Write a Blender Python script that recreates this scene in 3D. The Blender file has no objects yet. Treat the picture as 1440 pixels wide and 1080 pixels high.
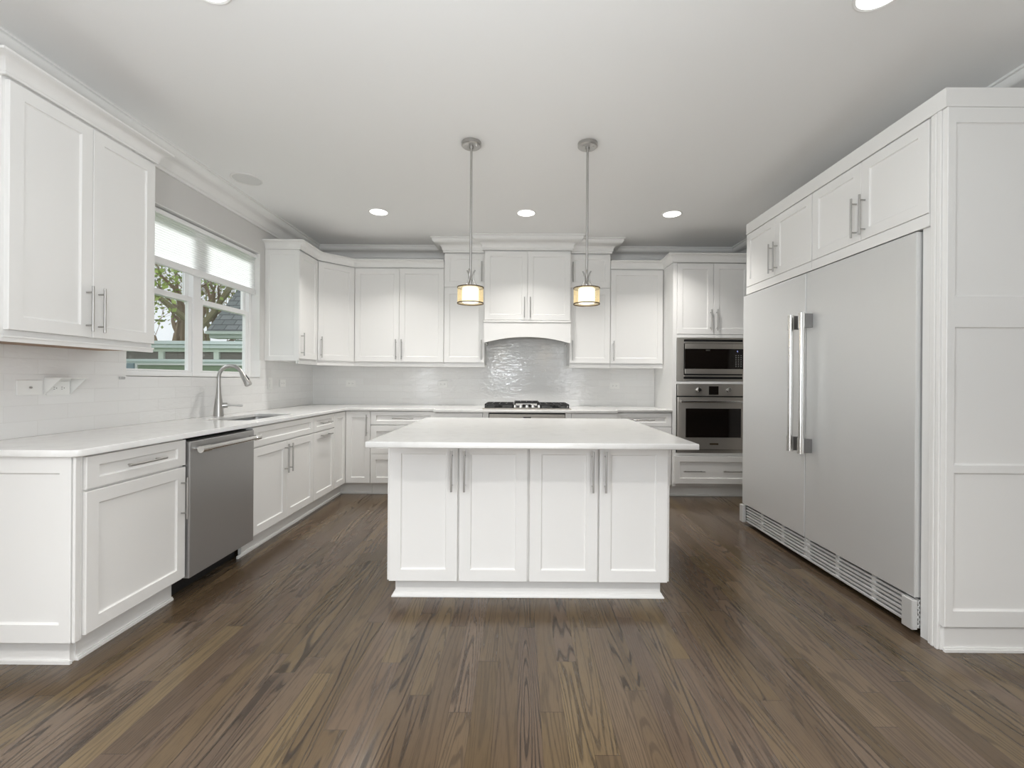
import bpy, bmesh, math, random
from mathutils import Vector, Matrix

C = bpy.context.scene.collection
PI = math.pi
H = PI / 2

# ------------------------------------------------------------------ camera
cam_d = bpy.data.cameras.new('camera')
cam = bpy.data.objects.new('camera', cam_d)
C.objects.link(cam)
cam_d.sensor_width = 36.0
cam_d.lens = 16.0                       # 640 px at 1440 px width
cam_d.shift_x = -11.0 / 1440.0
cam_d.shift_y = -5.0 / 1440.0
cam_d.clip_start = 0.05
cam.matrix_world = Matrix.Translation((0, 0, 1.2)) @ Matrix.Rotation(H, 4, 'X') @ Matrix.Rotation(0.007, 4, 'Z')
bpy.context.scene.camera = cam

# ------------------------------------------------------------------ view, sky and daylight
sc = bpy.context.scene
sc.view_settings.view_transform = 'Standard'
sc.view_settings.look = 'None'
sc.view_settings.gamma = 1.0
sc.view_settings.use_curve_mapping = False
sc.view_settings.exposure = 0.0
sc.cycles.max_bounces = 10
sc.cycles.diffuse_bounces = 6
sc.cycles.glossy_bounces = 5
sc.cycles.transparent_max_bounces = 24
sc.cycles.sample_clamp_indirect = 6.0
sc.cycles.caustics_reflective = False
sc.cycles.caustics_refractive = False
sc.cycles.use_denoising = True

world = bpy.data.worlds.new('sky')
sc.world = world
world.use_nodes = True
wn = world.node_tree
wn.nodes.clear()
w_out = wn.nodes.new('ShaderNodeOutputWorld')
w_bg = wn.nodes.new('ShaderNodeBackground')
w_bg.inputs['Color'].default_value = (0.92, 0.96, 1.0, 1)
w_bg.inputs['Strength'].default_value = 1.05
wn.links.new(w_bg.outputs[0], w_out.inputs[0])

def area_light(name, loc, direction, sx, sy, power, color=(1, 1, 1), spread=PI):
    d = bpy.data.lights.new(name, 'AREA')
    d.shape = 'RECTANGLE'
    d.size, d.size_y, d.energy, d.color, d.spread = sx, sy, power, color, spread
    o = bpy.data.objects.new(name, d)
    C.objects.link(o)
    o.location = loc
    o.rotation_euler = Vector(direction).to_track_quat('-Z', 'Y').to_euler()
    return o

# daylight entering by the big left window of the family room behind the camera
area_light('window_daylight', (-2.55, -1.3, 1.4), (1, 0, 0), 1.9, 2.0, 90, (0.91, 0.955, 1.0))
area_light('window_daylight', (1.42, -1.6, 1.4), (-1, 0.15, 0), 1.9, 2.0, 66, (0.91, 0.955, 1.0))  # unseen lamp added on the right to light the left cabinet fronts
# the photographer's flash, bounced off the ceiling from beside the camera
area_light('bounce_flash', (-0.3, -0.1, 1.4), (0.05, 0.35, 1), 0.7, 0.7, 32, (0.90, 0.955, 1.0))
# unseen lamp added outside to backlight the kitchen window's blind
area_light('window_daylight', (-6.5, 3.5, 3.95), (1, 0, -0.40), 4.0, 1.2, 230, (1.0, 1.0, 1.0))
# unseen fill lamps added behind the camera to brighten the foreground floor
for dx in (-1.2, 0.1, 1.0):
    for dy, dp in ((-0.4, 27), (-2.0, 5)):
        area_light('ceiling_lamp', (dx, dy, 2.735), (0, 0, -1), 0.15, 0.15, dp, (1.0, 0.97, 0.93), math.radians(120))

# ------------------------------------------------------------------ materials
def mat(name, color=(0.8, 0.8, 0.8), rough=0.5, metal=0.0, spec=0.5, aniso=0.0, coat=0.0):
    m = bpy.data.materials.new(name)
    m.use_nodes = True
    b = m.node_tree.nodes['Principled BSDF']
    b.inputs['Base Color'].default_value = (*color, 1)
    b.inputs['Roughness'].default_value = rough
    b.inputs['Metallic'].default_value = metal
    b.inputs['Specular IOR Level'].default_value = spec
    b.inputs['Anisotropic'].default_value = aniso
    b.inputs['Coat Weight'].default_value = coat
    m['bsdf'] = b.name
    return m

def N(m, t, **kw):
    n = m.node_tree.nodes.new(t)
    for k, v in kw.items():
        setattr(n, k, v)
    return n

def L(m, a, b):
    m.node_tree.links.new(a, b)

def BS(m):
    return m.node_tree.nodes['Principled BSDF']

def math_n(m, op, a, b=None, clamp=False):
    n = N(m, 'ShaderNodeMath', operation=op)
    n.use_clamp = clamp
    for i, v in enumerate((a, b)):
        if v is None:
            continue
        if isinstance(v, (int, float)):
            n.inputs[i].default_value = v
        else:
            L(m, v, n.inputs[i])
    return n.outputs[0]

def noise_bump(m, scale, strength, dist=0.001, stretch=(1, 1, 1), detail=3):
    tc = N(m, 'ShaderNodeTexCoord')
    mp = N(m, 'ShaderNodeMapping')
    mp.inputs['Scale'].default_value = stretch
    L(m, tc.outputs['Object'], mp.inputs[0])
    nz = N(m, 'ShaderNodeTexNoise')
    nz.inputs['Scale'].default_value = scale
    nz.inputs['Detail'].default_value = detail
    L(m, mp.outputs[0], nz.inputs['Vector'])
    bp = N(m, 'ShaderNodeBump')
    bp.inputs['Strength'].default_value = strength
    bp.inputs['Distance'].default_value = dist
    L(m, nz.outputs['Fac'], bp.inputs['Height'])
    L(m, bp.outputs[0], BS(m).inputs['Normal'])
    return nz

def paint(name, color, rough):
    m = mat(name, color, rough)
    noise_bump(m, 60, 0.05, 0.001, (1, 1, 0.15))
    return m

M = {}
M['cab'] = paint('white_cabinet_paint', (0.83, 0.825, 0.81), 0.38)
M['trim'] = paint('white_trim_paint', (0.82, 0.815, 0.80), 0.42)
M['wall'] = paint('grey_wall_paint', (0.64, 0.63, 0.615), 0.7)
M['ceil'] = paint('white_ceiling_paint', (0.89, 0.89, 0.885), 0.8)
M['ext'] = mat('outer_wall', (0.6, 0.6, 0.58), 0.8)
M['vinyl'] = mat('white_window_vinyl', (0.86, 0.86, 0.86), 0.35)
M['plastic'] = mat('white_plastic', (0.82, 0.82, 0.80), 0.3)
M['black'] = mat('black_plastic', (0.012, 0.012, 0.012), 0.45)
M['dark'] = mat('dark_void', (0.01, 0.01, 0.01), 0.9)
M['iron'] = mat('cast_iron', (0.018, 0.018, 0.018), 0.5)
M['glassblack'] = mat('black_oven_glass', (0.008, 0.006, 0.005), 0.06, 0, 0.5)
M['rawwood'] = mat('unfinished_cabinet_underside', (0.33, 0.22, 0.15), 0.7)
M['grillewhite'] = mat('off_white_grille', (0.72, 0.72, 0.71), 0.7)
M['grey'] = mat('grey_plastic', (0.45, 0.45, 0.45), 0.5)

def steel(name, color, rough, stretch, aniso=0.5, rotate=0.0):
    m = mat(name, color, rough, 1.0, 0.5, aniso)
    tc = N(m, 'ShaderNodeTexCoord')
    mp = N(m, 'ShaderNodeMapping')
    mp.inputs['Scale'].default_value = stretch
    L(m, tc.outputs['Object'], mp.inputs[0])
    nz = N(m, 'ShaderNodeTexNoise')
    nz.inputs['Scale'].default_value = 1.0
    nz.inputs['Detail'].default_value = 4
    L(m, mp.outputs[0], nz.inputs['Vector'])
    mr = N(m, 'ShaderNodeMapRange')
    mr.inputs['To Min'].default_value = rough - 0.05
    mr.inputs['To Max'].default_value = rough + 0.06
    L(m, nz.outputs['Fac'], mr.inputs['Value'])
    L(m, mr.outputs[0], BS(m).inputs['Roughness'])
    return m

M['steel'] = steel('brushed_stainless_vertical', (0.78, 0.785, 0.78), 0.40, (900, 900, 4), 0.0)
BS(M['steel']).inputs['Metallic'].default_value = 0.56
M['steelh'] = steel('brushed_stainless_horizontal', (0.49, 0.46, 0.42), 0.30, (4, 900, 900), 0.3)
BS(M['steelh']).inputs['Metallic'].default_value = 0.8
M['steeldw'] = steel('dishwasher_stainless', (0.42, 0.415, 0.41), 0.32, (900, 900, 4), 0.3)
BS(M['steeldw']).inputs['Metallic'].default_value = 0.7
M['chrome'] = mat('polished_steel', (0.72, 0.71, 0.69), 0.18, 1.0)
M['nickel'] = mat('brushed_nickel', (0.46, 0.45, 0.435), 0.34, 1.0)
M['darksteel'] = mat('dark_grey_steel', (0.20, 0.195, 0.19), 0.4, 0.9)
M['bronze'] = mat('dark_bronze_rim', (0.10, 0.07, 0.04), 0.4, 0.8)
M['sink'] = steel('sink_steel', (0.5, 0.5, 0.5), 0.35, (200, 4, 4), 0.2)

def emis(name, color, strength):
    m = bpy.data.materials.new(name)
    m.use_nodes = True
    nt = m.node_tree
    nt.nodes.clear()
    o = nt.nodes.new('ShaderNodeOutputMaterial')
    e = nt.nodes.new('ShaderNodeEmission')
    e.inputs[0].default_value = (*color, 1)
    e.inputs[1].default_value = strength
    nt.links.new(e.outputs[0], o.inputs[0])
    return m

M['lamp'] = emis('downlight_glow', (1.0, 0.98, 0.94), 4.0)
M['bulbwarm'] = emis('pendant_glow', (1.0, 0.95, 0.83), 2.2)
M['display'] = emis('blue_digits', (0.45, 0.5, 1.0), 1.2)

def glass():
    m = bpy.data.materials.new('window_glass')
    m.use_nodes = True
    nt = m.node_tree
    nt.nodes.clear()
    o = nt.nodes.new('ShaderNodeOutputMaterial')
    t = nt.nodes.new('ShaderNodeBsdfTransparent')
    t.inputs[0].default_value = (0.965, 0.975, 0.97, 1)
    g = nt.nodes.new('ShaderNodeBsdfGlossy')
    g.inputs['Roughness'].default_value = 0.02
    mx = nt.nodes.new('ShaderNodeMixShader')
    mx.inputs[0].default_value = 0.05
    nt.links.new(t.outputs[0], mx.inputs[1])
    nt.links.new(g.outputs[0], mx.inputs[2])
    nt.links.new(mx.outputs[0], o.inputs[0])
    return m
M['glass'] = glass()

def translucent(name, color, trans, opacity):
    m = bpy.data.materials.new(name)
    m.use_nodes = True
    nt = m.node_tree
    nt.nodes.clear()
    o = nt.nodes.new('ShaderNodeOutputMaterial')
    d = nt.nodes.new('ShaderNodeBsdfDiffuse')
    d.inputs[0].default_value = (*color, 1)
    t = nt.nodes.new('ShaderNodeBsdfTranslucent')
    t.inputs[0].default_value = (*color, 1)
    mx = nt.nodes.new('ShaderNodeMixShader')
    mx.inputs[0].default_value = trans
    nt.links.new(d.outputs[0], mx.inputs[1])
    nt.links.new(t.outputs[0], mx.inputs[2])
    tr = nt.nodes.new('ShaderNodeBsdfTransparent')
    tr.inputs[0].default_value = (*color, 1)
    m2 = nt.nodes.new('ShaderNodeMixShader')
    m2.inputs[0].default_value = opacity
    nt.links.new(tr.outputs[0], m2.inputs[1])
    nt.links.new(mx.outputs[0], m2.inputs[2])
    nt.links.new(m2.outputs[0], o.inputs[0])
    return m
M['blind'] = translucent('white_cellular_fabric', (0.97, 0.97, 0.97), 0.72, 1.0)
M['organza'] = translucent('amber_organza', (1.0, 0.94, 0.80), 0.7, 0.20)

def quartz():
    m = mat('white_quartz', (0.84, 0.835, 0.82), 0.14)
    tc = N(m, 'ShaderNodeTexCoord')
    nz = N(m, 'ShaderNodeTexNoise')
    nz.inputs['Scale'].default_value = 9
    nz.inputs['Detail'].default_value = 8
    nz.inputs['Distortion'].default_value = 1.2
    L(m, tc.outputs['Object'], nz.inputs['Vector'])
    cr = N(m, 'ShaderNodeValToRGB')
    cr.color_ramp.elements[0].position = 0.3
    cr.color_ramp.elements[0].color = (0.79, 0.785, 0.77, 1)
    cr.color_ramp.elements[1].position = 0.5
    cr.color_ramp.elements[1].color = (0.84, 0.835, 0.82, 1)
    L(m, nz.outputs['Fac'], cr.inputs[0])
    L(m, cr.outputs[0], BS(m).inputs['Base Color'])
    return m
M['quartz'] = quartz()

def tile(name, axis):
    """3 x 12 inch glossy hand-made subway tile; axis = the horizontal world axis of the wall."""
    m = mat(name, (0.8, 0.8, 0.79), 0.05)
    tc = N(m, 'ShaderNodeTexCoord')
    sp = N(m, 'ShaderNodeSeparateXYZ')
    L(m, tc.outputs['Object'], sp.inputs[0])
    cb = N(m, 'ShaderNodeCombineXYZ')
    L(m, sp.outputs[axis], cb.inputs[0])
    L(m, math_n(m, 'ADD', sp.outputs['Z'], -0.905), cb.inputs[1])
    br = N(m, 'ShaderNodeTexBrick')
    br.offset = 0.5
    br.inputs['Scale'].default_value = 1.0
    br.inputs['Brick Width'].default_value = 0.305
    br.inputs['Row Height'].default_value = 0.0775
    br.inputs['Mortar Size'].default_value = 0.0016
    br.inputs['Mortar Smooth'].default_value = 0.3
    br.inputs['Bias'].default_value = 0.0
    br.inputs['Color1'].default_value = (0.80, 0.80, 0.79, 1)
    br.inputs['Color2'].default_value = (0.77, 0.765, 0.755, 1)
    br.inputs['Mortar'].default_value = (0.74, 0.735, 0.72, 1)
    L(m, cb.outputs[0], br.inputs['Vector'])
    L(m, br.outputs['Color'], BS(m).inputs['Base Color'])
    # a slightly different tilt per tile and ripples in the glaze
    nz = N(m, 'ShaderNodeTexNoise')
    nz.inputs['Scale'].default_value = 26
    nz.inputs['Detail'].default_value = 2.5
    nz.inputs['Distortion'].default_value = 0.6
    mp = N(m, 'ShaderNodeMapping')
    mp.inputs['Scale'].default_value = (0.45, 1, 1)
    L(m, cb.outputs[0], mp.inputs[0])
    # shift the noise per tile so the ripple breaks at the joints
    va = N(m, 'ShaderNodeVectorMath', operation='ADD')
    vs = N(m, 'ShaderNodeVectorMath', operation='SCALE')
    L(m, br.outputs['Color'], vs.inputs[0])
    vs.inputs['Scale'].default_value = 37.0
    L(m, mp.outputs[0], va.inputs[0])
    L(m, vs.outputs[0], va.inputs[1])
    L(m, va.outputs[0], nz.inputs['Vector'])
    bp = N(m, 'ShaderNodeBump')
    bp.inputs['Strength'].default_value = 0.5
    bp.inputs['Distance'].default_value = 0.006
    L(m, nz.outputs['Fac'], bp.inputs['Height'])
    b2 = N(m, 'ShaderNodeBump')
    b2.inputs['Strength'].default_value = 0.3
    b2.inputs['Distance'].default_value = 0.002
    b2.invert = True
    L(m, br.outputs['Fac'], b2.inputs['Height'])
    L(m, bp.outputs[0], b2.inputs['Normal'])
    L(m, b2.outputs[0], BS(m).inputs['Normal'])
    return m
M['tilel'] = tile('glazed_tile_side', 'Y')
M['tileb'] = tile('glazed_tile_end', 'X')

def wood_floor():
    m = mat('dark_stained_oak', (0.1, 0.07, 0.05), 0.3)
    W_, LEN = 0.083, 1.15
    tc = N(m, 'ShaderNodeTexCoord')
    sp = N(m, 'ShaderNodeSeparateXYZ')
    L(m, tc.outputs['Object'], sp.inputs[0])
    xs = math_n(m, 'DIVIDE', sp.outputs['X'], W_)
    row = math_n(m, 'FLOOR', xs)
    xf = math_n(m, 'FRACT', xs)
    wr = N(m, 'ShaderNodeTexWhiteNoise', noise_dimensions='1D')
    L(m, row, wr.inputs['W'])
    ys = math_n(m, 'ADD', math_n(m, 'DIVIDE', sp.outputs['Y'], LEN), math_n(m, 'MULTIPLY', wr.outputs['Value'], 17.3))
    brd = math_n(m, 'FLOOR', ys)
    yf = math_n(m, 'FRACT', ys)
    ck = N(m, 'ShaderNodeCombineXYZ')
    L(m, row, ck.inputs[0])
    L(m, brd, ck.inputs[1])
    wb = N(m, 'ShaderNodeTexWhiteNoise', noise_dimensions='2D')
    L(m, ck.outputs[0], wb.inputs['Vector'])
    # grain coordinates, shifted per board
    cg = N(m, 'ShaderNodeCombineXYZ')
    L(m, math_n(m, 'ADD', math_n(m, 'MULTIPLY', sp.outputs['X'], 1.0), math_n(m, 'MULTIPLY', wb.outputs['Value'], 40.0)), cg.inputs[0])
    L(m, math_n(m, 'MULTIPLY', sp.outputs['Y'], 0.055), cg.inputs[1])
    L(m, math_n(m, 'MULTIPLY', wb.outputs['Value'], 9.0), cg.inputs[2])
    n1 = N(m, 'ShaderNodeTexNoise')            # broad warp that bends the grain into cathedrals
    n1.inputs['Scale'].default_value = 9
    n1.inputs['Detail'].default_value = 1.5
    L(m, cg.outputs[0], n1.inputs['Vector'])
    ring = math_n(m, 'MULTIPLY', n1.outputs['Fac'], 20.0)
    ring = math_n(m, 'SINE', math_n(m, 'MULTIPLY', ring, 6.283))
    n2 = N(m, 'ShaderNodeTexNoise')            # fine pores
    n2.inputs['Scale'].default_value = 260
    n2.inputs['Detail'].default_value = 3
    L(m, cg.outputs[0], n2.inputs['Vector'])
    n3 = N(m, 'ShaderNodeTexNoise')            # stain blotches
    n3.inputs['Scale'].default_value = 1.7
    n3.inputs['Detail'].default_value = 2
    L(m, tc.outputs['Object'], n3.inputs['Vector'])
    base = N(m, 'ShaderNodeValToRGB')
    e = base.color_ramp.elements
    e[0].position = 0.0
    e[0].color = (0.068, 0.045, 0.026, 1)
    e[1].position = 1.0
    e[1].color = (0.168, 0.123, 0.076, 1)
    k = e.new(0.5)
    k.color = (0.112, 0.079, 0.050, 1)
    bsel = math_n(m, 'ADD', math_n(m, 'MULTIPLY', wb.outputs['Value'], 0.55), math_n(m, 'MULTIPLY', n3.outputs['Fac'], 0.5))
    L(m, bsel, base.inputs[0])
    gl = N(m, 'ShaderNodeMapRange')
    gl.inputs['From Min'].default_value = 0.25
    gl.inputs['From Max'].default_value = 0.85
    L(m, ring, gl.inputs['Value'])
    wc = N(m, 'ShaderNodeTexWhiteNoise', noise_dimensions='3D')
    L(m, ck.outputs[0], wc.inputs['Vector'])
    strength = math_n(m, 'ADD', math_n(m, 'MULTIPLY', wc.outputs['Value'], 0.6), 0.22)
    lines = math_n(m, 'MULTIPLY', gl.outputs[0], strength)
    pores = N(m, 'ShaderNodeMapRange')
    pores.inputs['From Min'].default_value = 0.5
    pores.inputs['From Max'].default_value = 0.75
    L(m, n2.outputs['Fac'], pores.inputs['Value'])
    dark = math_n(m, 'ADD', lines, math_n(m, 'MULTIPLY', pores.outputs[0], 0.35), True)
    tint = N(m, 'ShaderNodeMix', data_type='RGBA')
    tint.blend_type = 'MULTIPLY'
    tint.inputs['Factor'].default_value = 1.0
    hue = N(m, 'ShaderNodeValToRGB')
    hue.color_ramp.elements[0].position = 0.15
    hue.color_ramp.elements[0].color = (0.98, 0.96, 1.04, 1)
    hue.color_ramp.elements[1].position = 0.85
    hue.color_ramp.elements[1].color = (1.04, 1.02, 0.88, 1)
    wd = N(m, 'ShaderNodeTexWhiteNoise', noise_dimensions='4D')
    L(m, ck.outputs[0], wd.inputs['Vector'])
    wd.inputs['W'].default_value = 3.7
    L(m, wd.outputs['Value'], hue.inputs[0])
    L(m, base.outputs[0], tint.inputs['A'])
    L(m, hue.outputs[0], tint.inputs['B'])
    mx = N(m, 'ShaderNodeMix', data_type='RGBA')
    L(m, dark, mx.inputs['Factor'])
    L(m, tint.outputs['Result'], mx.inputs['A'])
    mx.inputs['B'].default_value = (0.022, 0.015, 0.010, 1)
    # joints
    ex = math_n(m, 'MINIMUM', xf, math_n(m, 'SUBTRACT', 1.0, xf))
    ey = math_n(m, 'MINIMUM', yf, math_n(m, 'SUBTRACT', 1.0, yf))
    jx = math_n(m, 'LESS_THAN', ex, 0.010)
    jy = math_n(m, 'LESS_THAN', ey, 0.0011)
    jt = math_n(m, 'MULTIPLY', math_n(m, 'MAXIMUM', jx, jy), 0.55)
    m2 = N(m, 'ShaderNodeMix', data_type='RGBA')
    L(m, jt, m2.inputs['Factor'])
    L(m, mx.outputs['Result'], m2.inputs['A'])
    m2.inputs['B'].default_value = (0.015, 0.010, 0.007, 1)
    L(m, m2.outputs['Result'], BS(m).inputs['Base Color'])
    rr = N(m, 'ShaderNodeMapRange')
    rr.inputs['To Min'].default_value = 0.19
    rr.inputs['To Max'].default_value = 0.32
    L(m, dark, rr.inputs['Value'])
    L(m, rr.outputs[0], BS(m).inputs['Roughness'])
    bp = N(m, 'ShaderNodeBump')
    bp.inputs['Strength'].default_value = 0.12
    bp.inputs['Distance'].default_value = 0.001
    bp.invert = True
    L(m, math_n(m, 'ADD', dark, math_n(m, 'MULTIPLY', jt, 2.0)), bp.inputs['Height'])
    L(m, bp.outputs[0], BS(m).inputs['Normal'])
    return m
M['floor'] = wood_floor()

# ------------------------------------------------------------------ mesh helpers
def obj(name, bm, material, parent=None, loc=(0, 0, 0), rotz=0.0, smooth=False, bevel=0.0, flip=False):
    bmesh.ops.recalc_face_normals(bm, faces=bm.faces)
    me = bpy.data.meshes.new(name)
    bm.to_mesh(me)
    bm.free()
    for mm in (material if isinstance(material, (list, tuple)) else [material]):
        me.materials.append(mm)
    if smooth:
        for p in me.polygons:
            p.use_smooth = True
        me.set_sharp_from_angle(angle=math.radians(38))
    o = bpy.data.objects.new(name, me)
    C.objects.link(o)
    o.location = loc
    o.rotation_euler = (0, 0, rotz)
    if parent:
        o.parent = parent
    if bevel:
        b = o.modifiers.new('bevel', 'BEVEL')
        b.width = bevel
        b.segments = 2
        b.limit_method = 'ANGLE'
        b.angle_limit = math.radians(40)
    return o

def thing(name, label, cat, loc=(0, 0, 0), rotz=0.0, group=None):
    o = bpy.data.objects.new(name, None)
    C.objects.link(o)
    o.empty_display_size = 0.05
    o.location = loc
    o.rotation_euler = (0, 0, rotz)
    return tag(o, label, cat, group)

def tag(o, label, cat, group=None):
    o['label'] = label
    o['category'] = cat
    if group:
        o['group'] = group
    return o

def struct(o):
    o['kind'] = 'structure'
    return o

def box(bm, x0, x1, y0, y1, z0, z1, mi=0):
    v = [bm.verts.new((x, y, z)) for z in (z0, z1) for y in (y0, y1) for x in (x0, x1)]
    for f in ((0, 2, 3, 1), (4, 5, 7, 6), (0, 1, 5, 4), (2, 6, 7, 3), (0, 4, 6, 2), (1, 3, 7, 5)):
        bm.faces.new([v[i] for i in f]).material_index = mi
    return bm

def boxes(*bs):
    bm = bmesh.new()
    for b in bs:
        box(bm, *b)
    return bm

def tube(bm, pts, radii, n=14, mi=0, cap=True):
    pts = [Vector(p) for p in pts]
    if isinstance(radii, (int, float)):
        radii = [radii] * len(pts)
    prev, ring_prev = None, None
    up = None
    for i, p in enumerate(pts):
        if i == 0:
            t = pts[1] - p
        elif i == len(pts) - 1:
            t = p - pts[-2]
        else:
            t = (pts[i + 1] - p).normalized() + (p - pts[i - 1]).normalized()
        t.normalize()
        if up is None:
            up = Vector((0, 0, 1)) if abs(t.z) < 0.9 else Vector((1, 0, 0))
        a = (up - t * up.dot(t)).normalized()
        up = a
        b = t.cross(a)
        ring = [bm.verts.new(p + (a * math.cos(2 * PI * k / n) + b * math.sin(2 * PI * k / n)) * radii[i]) for k in range(n)]
        if ring_prev:
            for k in range(n):
                bm.faces.new((ring_prev[k], ring_prev[(k + 1) % n], ring[(k + 1) % n], ring[k])).material_index = mi
        elif cap:
            bm.faces.new(ring[::-1]).material_index = mi
        ring_prev = ring
    if cap:
        bm.faces.new(ring_prev).material_index = mi
    return bm

def lathe(bm, profile, n=40, cx=0, cy=0, close=False, mi=0):
    """profile of (r, z); r = 0 makes a pole."""
    rings = []
    for r, z in profile:
        if r < 1e-6:
            rings.append([bm.verts.new((cx, cy, z))])
        else:
            rings.append([bm.verts.new((cx + r * math.cos(2 * PI * k / n), cy + r * math.sin(2 * PI * k / n), z)) for k in range(n)])
    pairs = list(zip(rings, rings[1:]))
    if close:
        pairs.append((rings[-1], rings[0]))
    for a, b in pairs:
        for k in range(n):
            q = [a[k % len(a)], a[(k + 1) % len(a)], b[(k + 1) % len(b)], b[k % len(b)]]
            u = []
            for x in q:
                if x not in u:
                    u.append(x)
            if len(u) > 2:
                bm.faces.new(u).material_index = mi
    return bm

def panel_bm(w, h, t, recesses, rec=0.009, slope=0.007, edge=0.0018):
    """A framed (shaker) slab: x 0..w, z 0..h, front at y=-t. recesses: rects (x0,x1,z0,z1)."""
    bm = bmesh.new()
    def q(*ps):
        bm.faces.new([bm.verts.new(p) for p in ps])
    yb, yf, ye = 0.0, -t, -t + edge
    i0, i1, j0, j1 = edge, w - edge, edge, h - edge
    q((0, yb, 0), (0, yb, h), (w, yb, h), (w, yb, 0))
    O = [(0, 0), (w, 0), (w, h), (0, h)]
    I = [(i0, j0), (i1, j0), (i1, j1), (i0, j1)]
    for k in range(4):
        a, b = O[k], O[(k + 1) % 4]
        c, d = I[(k + 1) % 4], I[k]
        q((a[0], yb, a[1]), (b[0], yb, b[1]), (b[0], ye, b[1]), (a[0], ye, a[1]))
        q((a[0], ye, a[1]), (b[0], ye, b[1]), (c[0], yf, c[1]), (d[0], yf, d[1]))
    xs = sorted({i0, i1} | {r[0] for r in recesses} | {r[1] for r in recesses})
    zs = sorted({j0, j1} | {r[2] for r in recesses} | {r[3] for r in recesses})
    def inside(x, z):
        return any(r[0] < x < r[1] and r[2] < z < r[3] for r in recesses)
    for a, b in zip(xs, xs[1:]):
        for c, d in zip(zs, zs[1:]):
            if not inside((a + b) / 2, (c + d) / 2):
                q((a, yf, c), (b, yf, c), (b, yf, d), (a, yf, d))
    for (a, b, c, d) in recesses:
        r0 = [(a, c), (b, c), (b, d), (a, d)]
        s = slope
        r1 = [(a + s * .35, c + s * .35), (b - s * .35, c + s * .35), (b - s * .35, d - s * .35), (a + s * .35, d - s * .35)]
        r2 = [(a + s, c + s), (b - s, c + s), (b - s, d - s), (a + s, d - s)]
        ys = (yf, yf + rec * .75, yf + rec)
        for (p, y0), (u, y1) in (((r0, ys[0]), (r1, ys[1])), ((r1, ys[1]), (r2, ys[2]))):
            for k in range(4):
                e, f = p[k], p[(k + 1) % 4]
                g, hh = u[(k + 1) % 4], u[k]
                q((e[0], y0, e[1]), (f[0], y0, f[1]), (g[0], y1, g[1]), (hh[0], y1, hh[1]))
        q(*[(x, ys[2], z) for x, z in r2])
    bmesh.ops.remove_doubles(bm, verts=bm.verts, dist=1e-6)
    return bm

def shaker(w, h, fr=0.057, t=0.02):
    f = min(fr, h * 0.3)
    return panel_bm(w, h, t, [(fr, w - fr, f, h - f)])

def bar_handle(parent, x, z, vertical=True, ln=0.22, y=-0.02, r=0.0054, so=0.032, gap=0.16):
    bm = bmesh.new()
    d = Vector((0, 0, 1)) if vertical else Vector((1, 0, 0))
    c = Vector((0, -so, 0))
    tube(bm, [c - d * ln / 2, c + d * ln / 2], r, 12)
    for s in (-1, 1):
        tube(bm, [d * s * gap / 2 + Vector((0, 0.0, 0)), d * s * gap / 2 + c], r * 0.75, 10)
    return obj('handle', bm, M['nickel'], parent, (x, y, z), 0, True)

G = 0.0015
def front(root, kind, x0, x1, z0, z1, handle=None, fr=0.057):
    """handle: ('v', side, zc) or ('h',) or list of x centres."""
    w, h = x1 - x0 - 2 * G, z1 - z0 - 2 * G
    d = obj(kind, shaker(w, h, fr), M['cab'], root, (x0 + G, 0, z0 + G))
    if handle:
        if handle[0] == 'v':
            hx = 0.03 if handle[1] == 'l' else w - 0.03
            bar_handle(d, hx, handle[2] - z0 - G, True)
        else:
            for hx in (handle[1] if len(handle) > 1 else [w / 2]):
                bar_handle(d, hx, handle[2] if len(handle) > 2 else h / 2, False)
    return d

DZ0, DZ1, RZ0, RZ1 = 0.126, 0.724, 0.731, 0.870   # base doors and drawers
def base_cab(label, loc, rotz, w, d=0.61, toe=True, toe_x=(0, 0), shoe_ends=(0, 0), h=0.876, name='base_cabinet', hollow=False):
    r = thing(name, label, 'cabinet', loc, rotz)
    if hollow:
        bm = boxes((0.0008, 0.018, 0.0, d - 0.001, 0.115, h - 0.001), (w - 0.018, w - 0.0008, 0.0, d - 0.001, 0.115, h - 0.001),
                   (0.018, w - 0.018, 0.0, 0.018, 0.115, h - 0.001), (0.018, w - 0.018, 0.018, d - 0.001, 0.115, 0.135))
    else:
        bm = boxes((0.0008, w - 0.0008, 0.0, d - 0.001, 0.115, h - 0.001))
    obj('body', bm, M['cab'], r)
    if toe:
        bm = boxes((toe_x[0] + 0.0008, w - toe_x[1] - 0.0008, 0.055, 0.075, 0.0, 0.1145))
        # quarter-round shoe along the floor
        box(bm, toe_x[0] + 0.0008 - shoe_ends[0], w - toe_x[1] - 0.0008 + shoe_ends[1], 0.043, 0.055, 0.0, 0.012)
        box(bm, toe_x[0] + 0.0008 - shoe_ends[0], w - toe_x[1] - 0.0008 + shoe_ends[1], 0.048, 0.055, 0.012, 0.018)
        obj('toe_kick', bm, M['trim'], r)
    return r

def light_rail(root, w, sides=(False, False), d=0.31, z=0.0):
    bm = boxes((0, w, -0.010, 0.012, z - 0.026, z), (0, w, -0.016, 0.0, z - 0.008, z))
    obj('light_rail', bm, M['cab'], root)

def upper_cab(label, loc, rotz, w, d=0.31, h=1.063, rail=True, name='wall_cabinet'):
    r = thing(name, label, 'cabinet', loc, rotz)
    obj('body', boxes((0.0008, w - 0.0008, 0, d - 0.001, 0.0, h)), M['cab'], r)
    if rail:
        light_rail(r, w)
    return r

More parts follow.
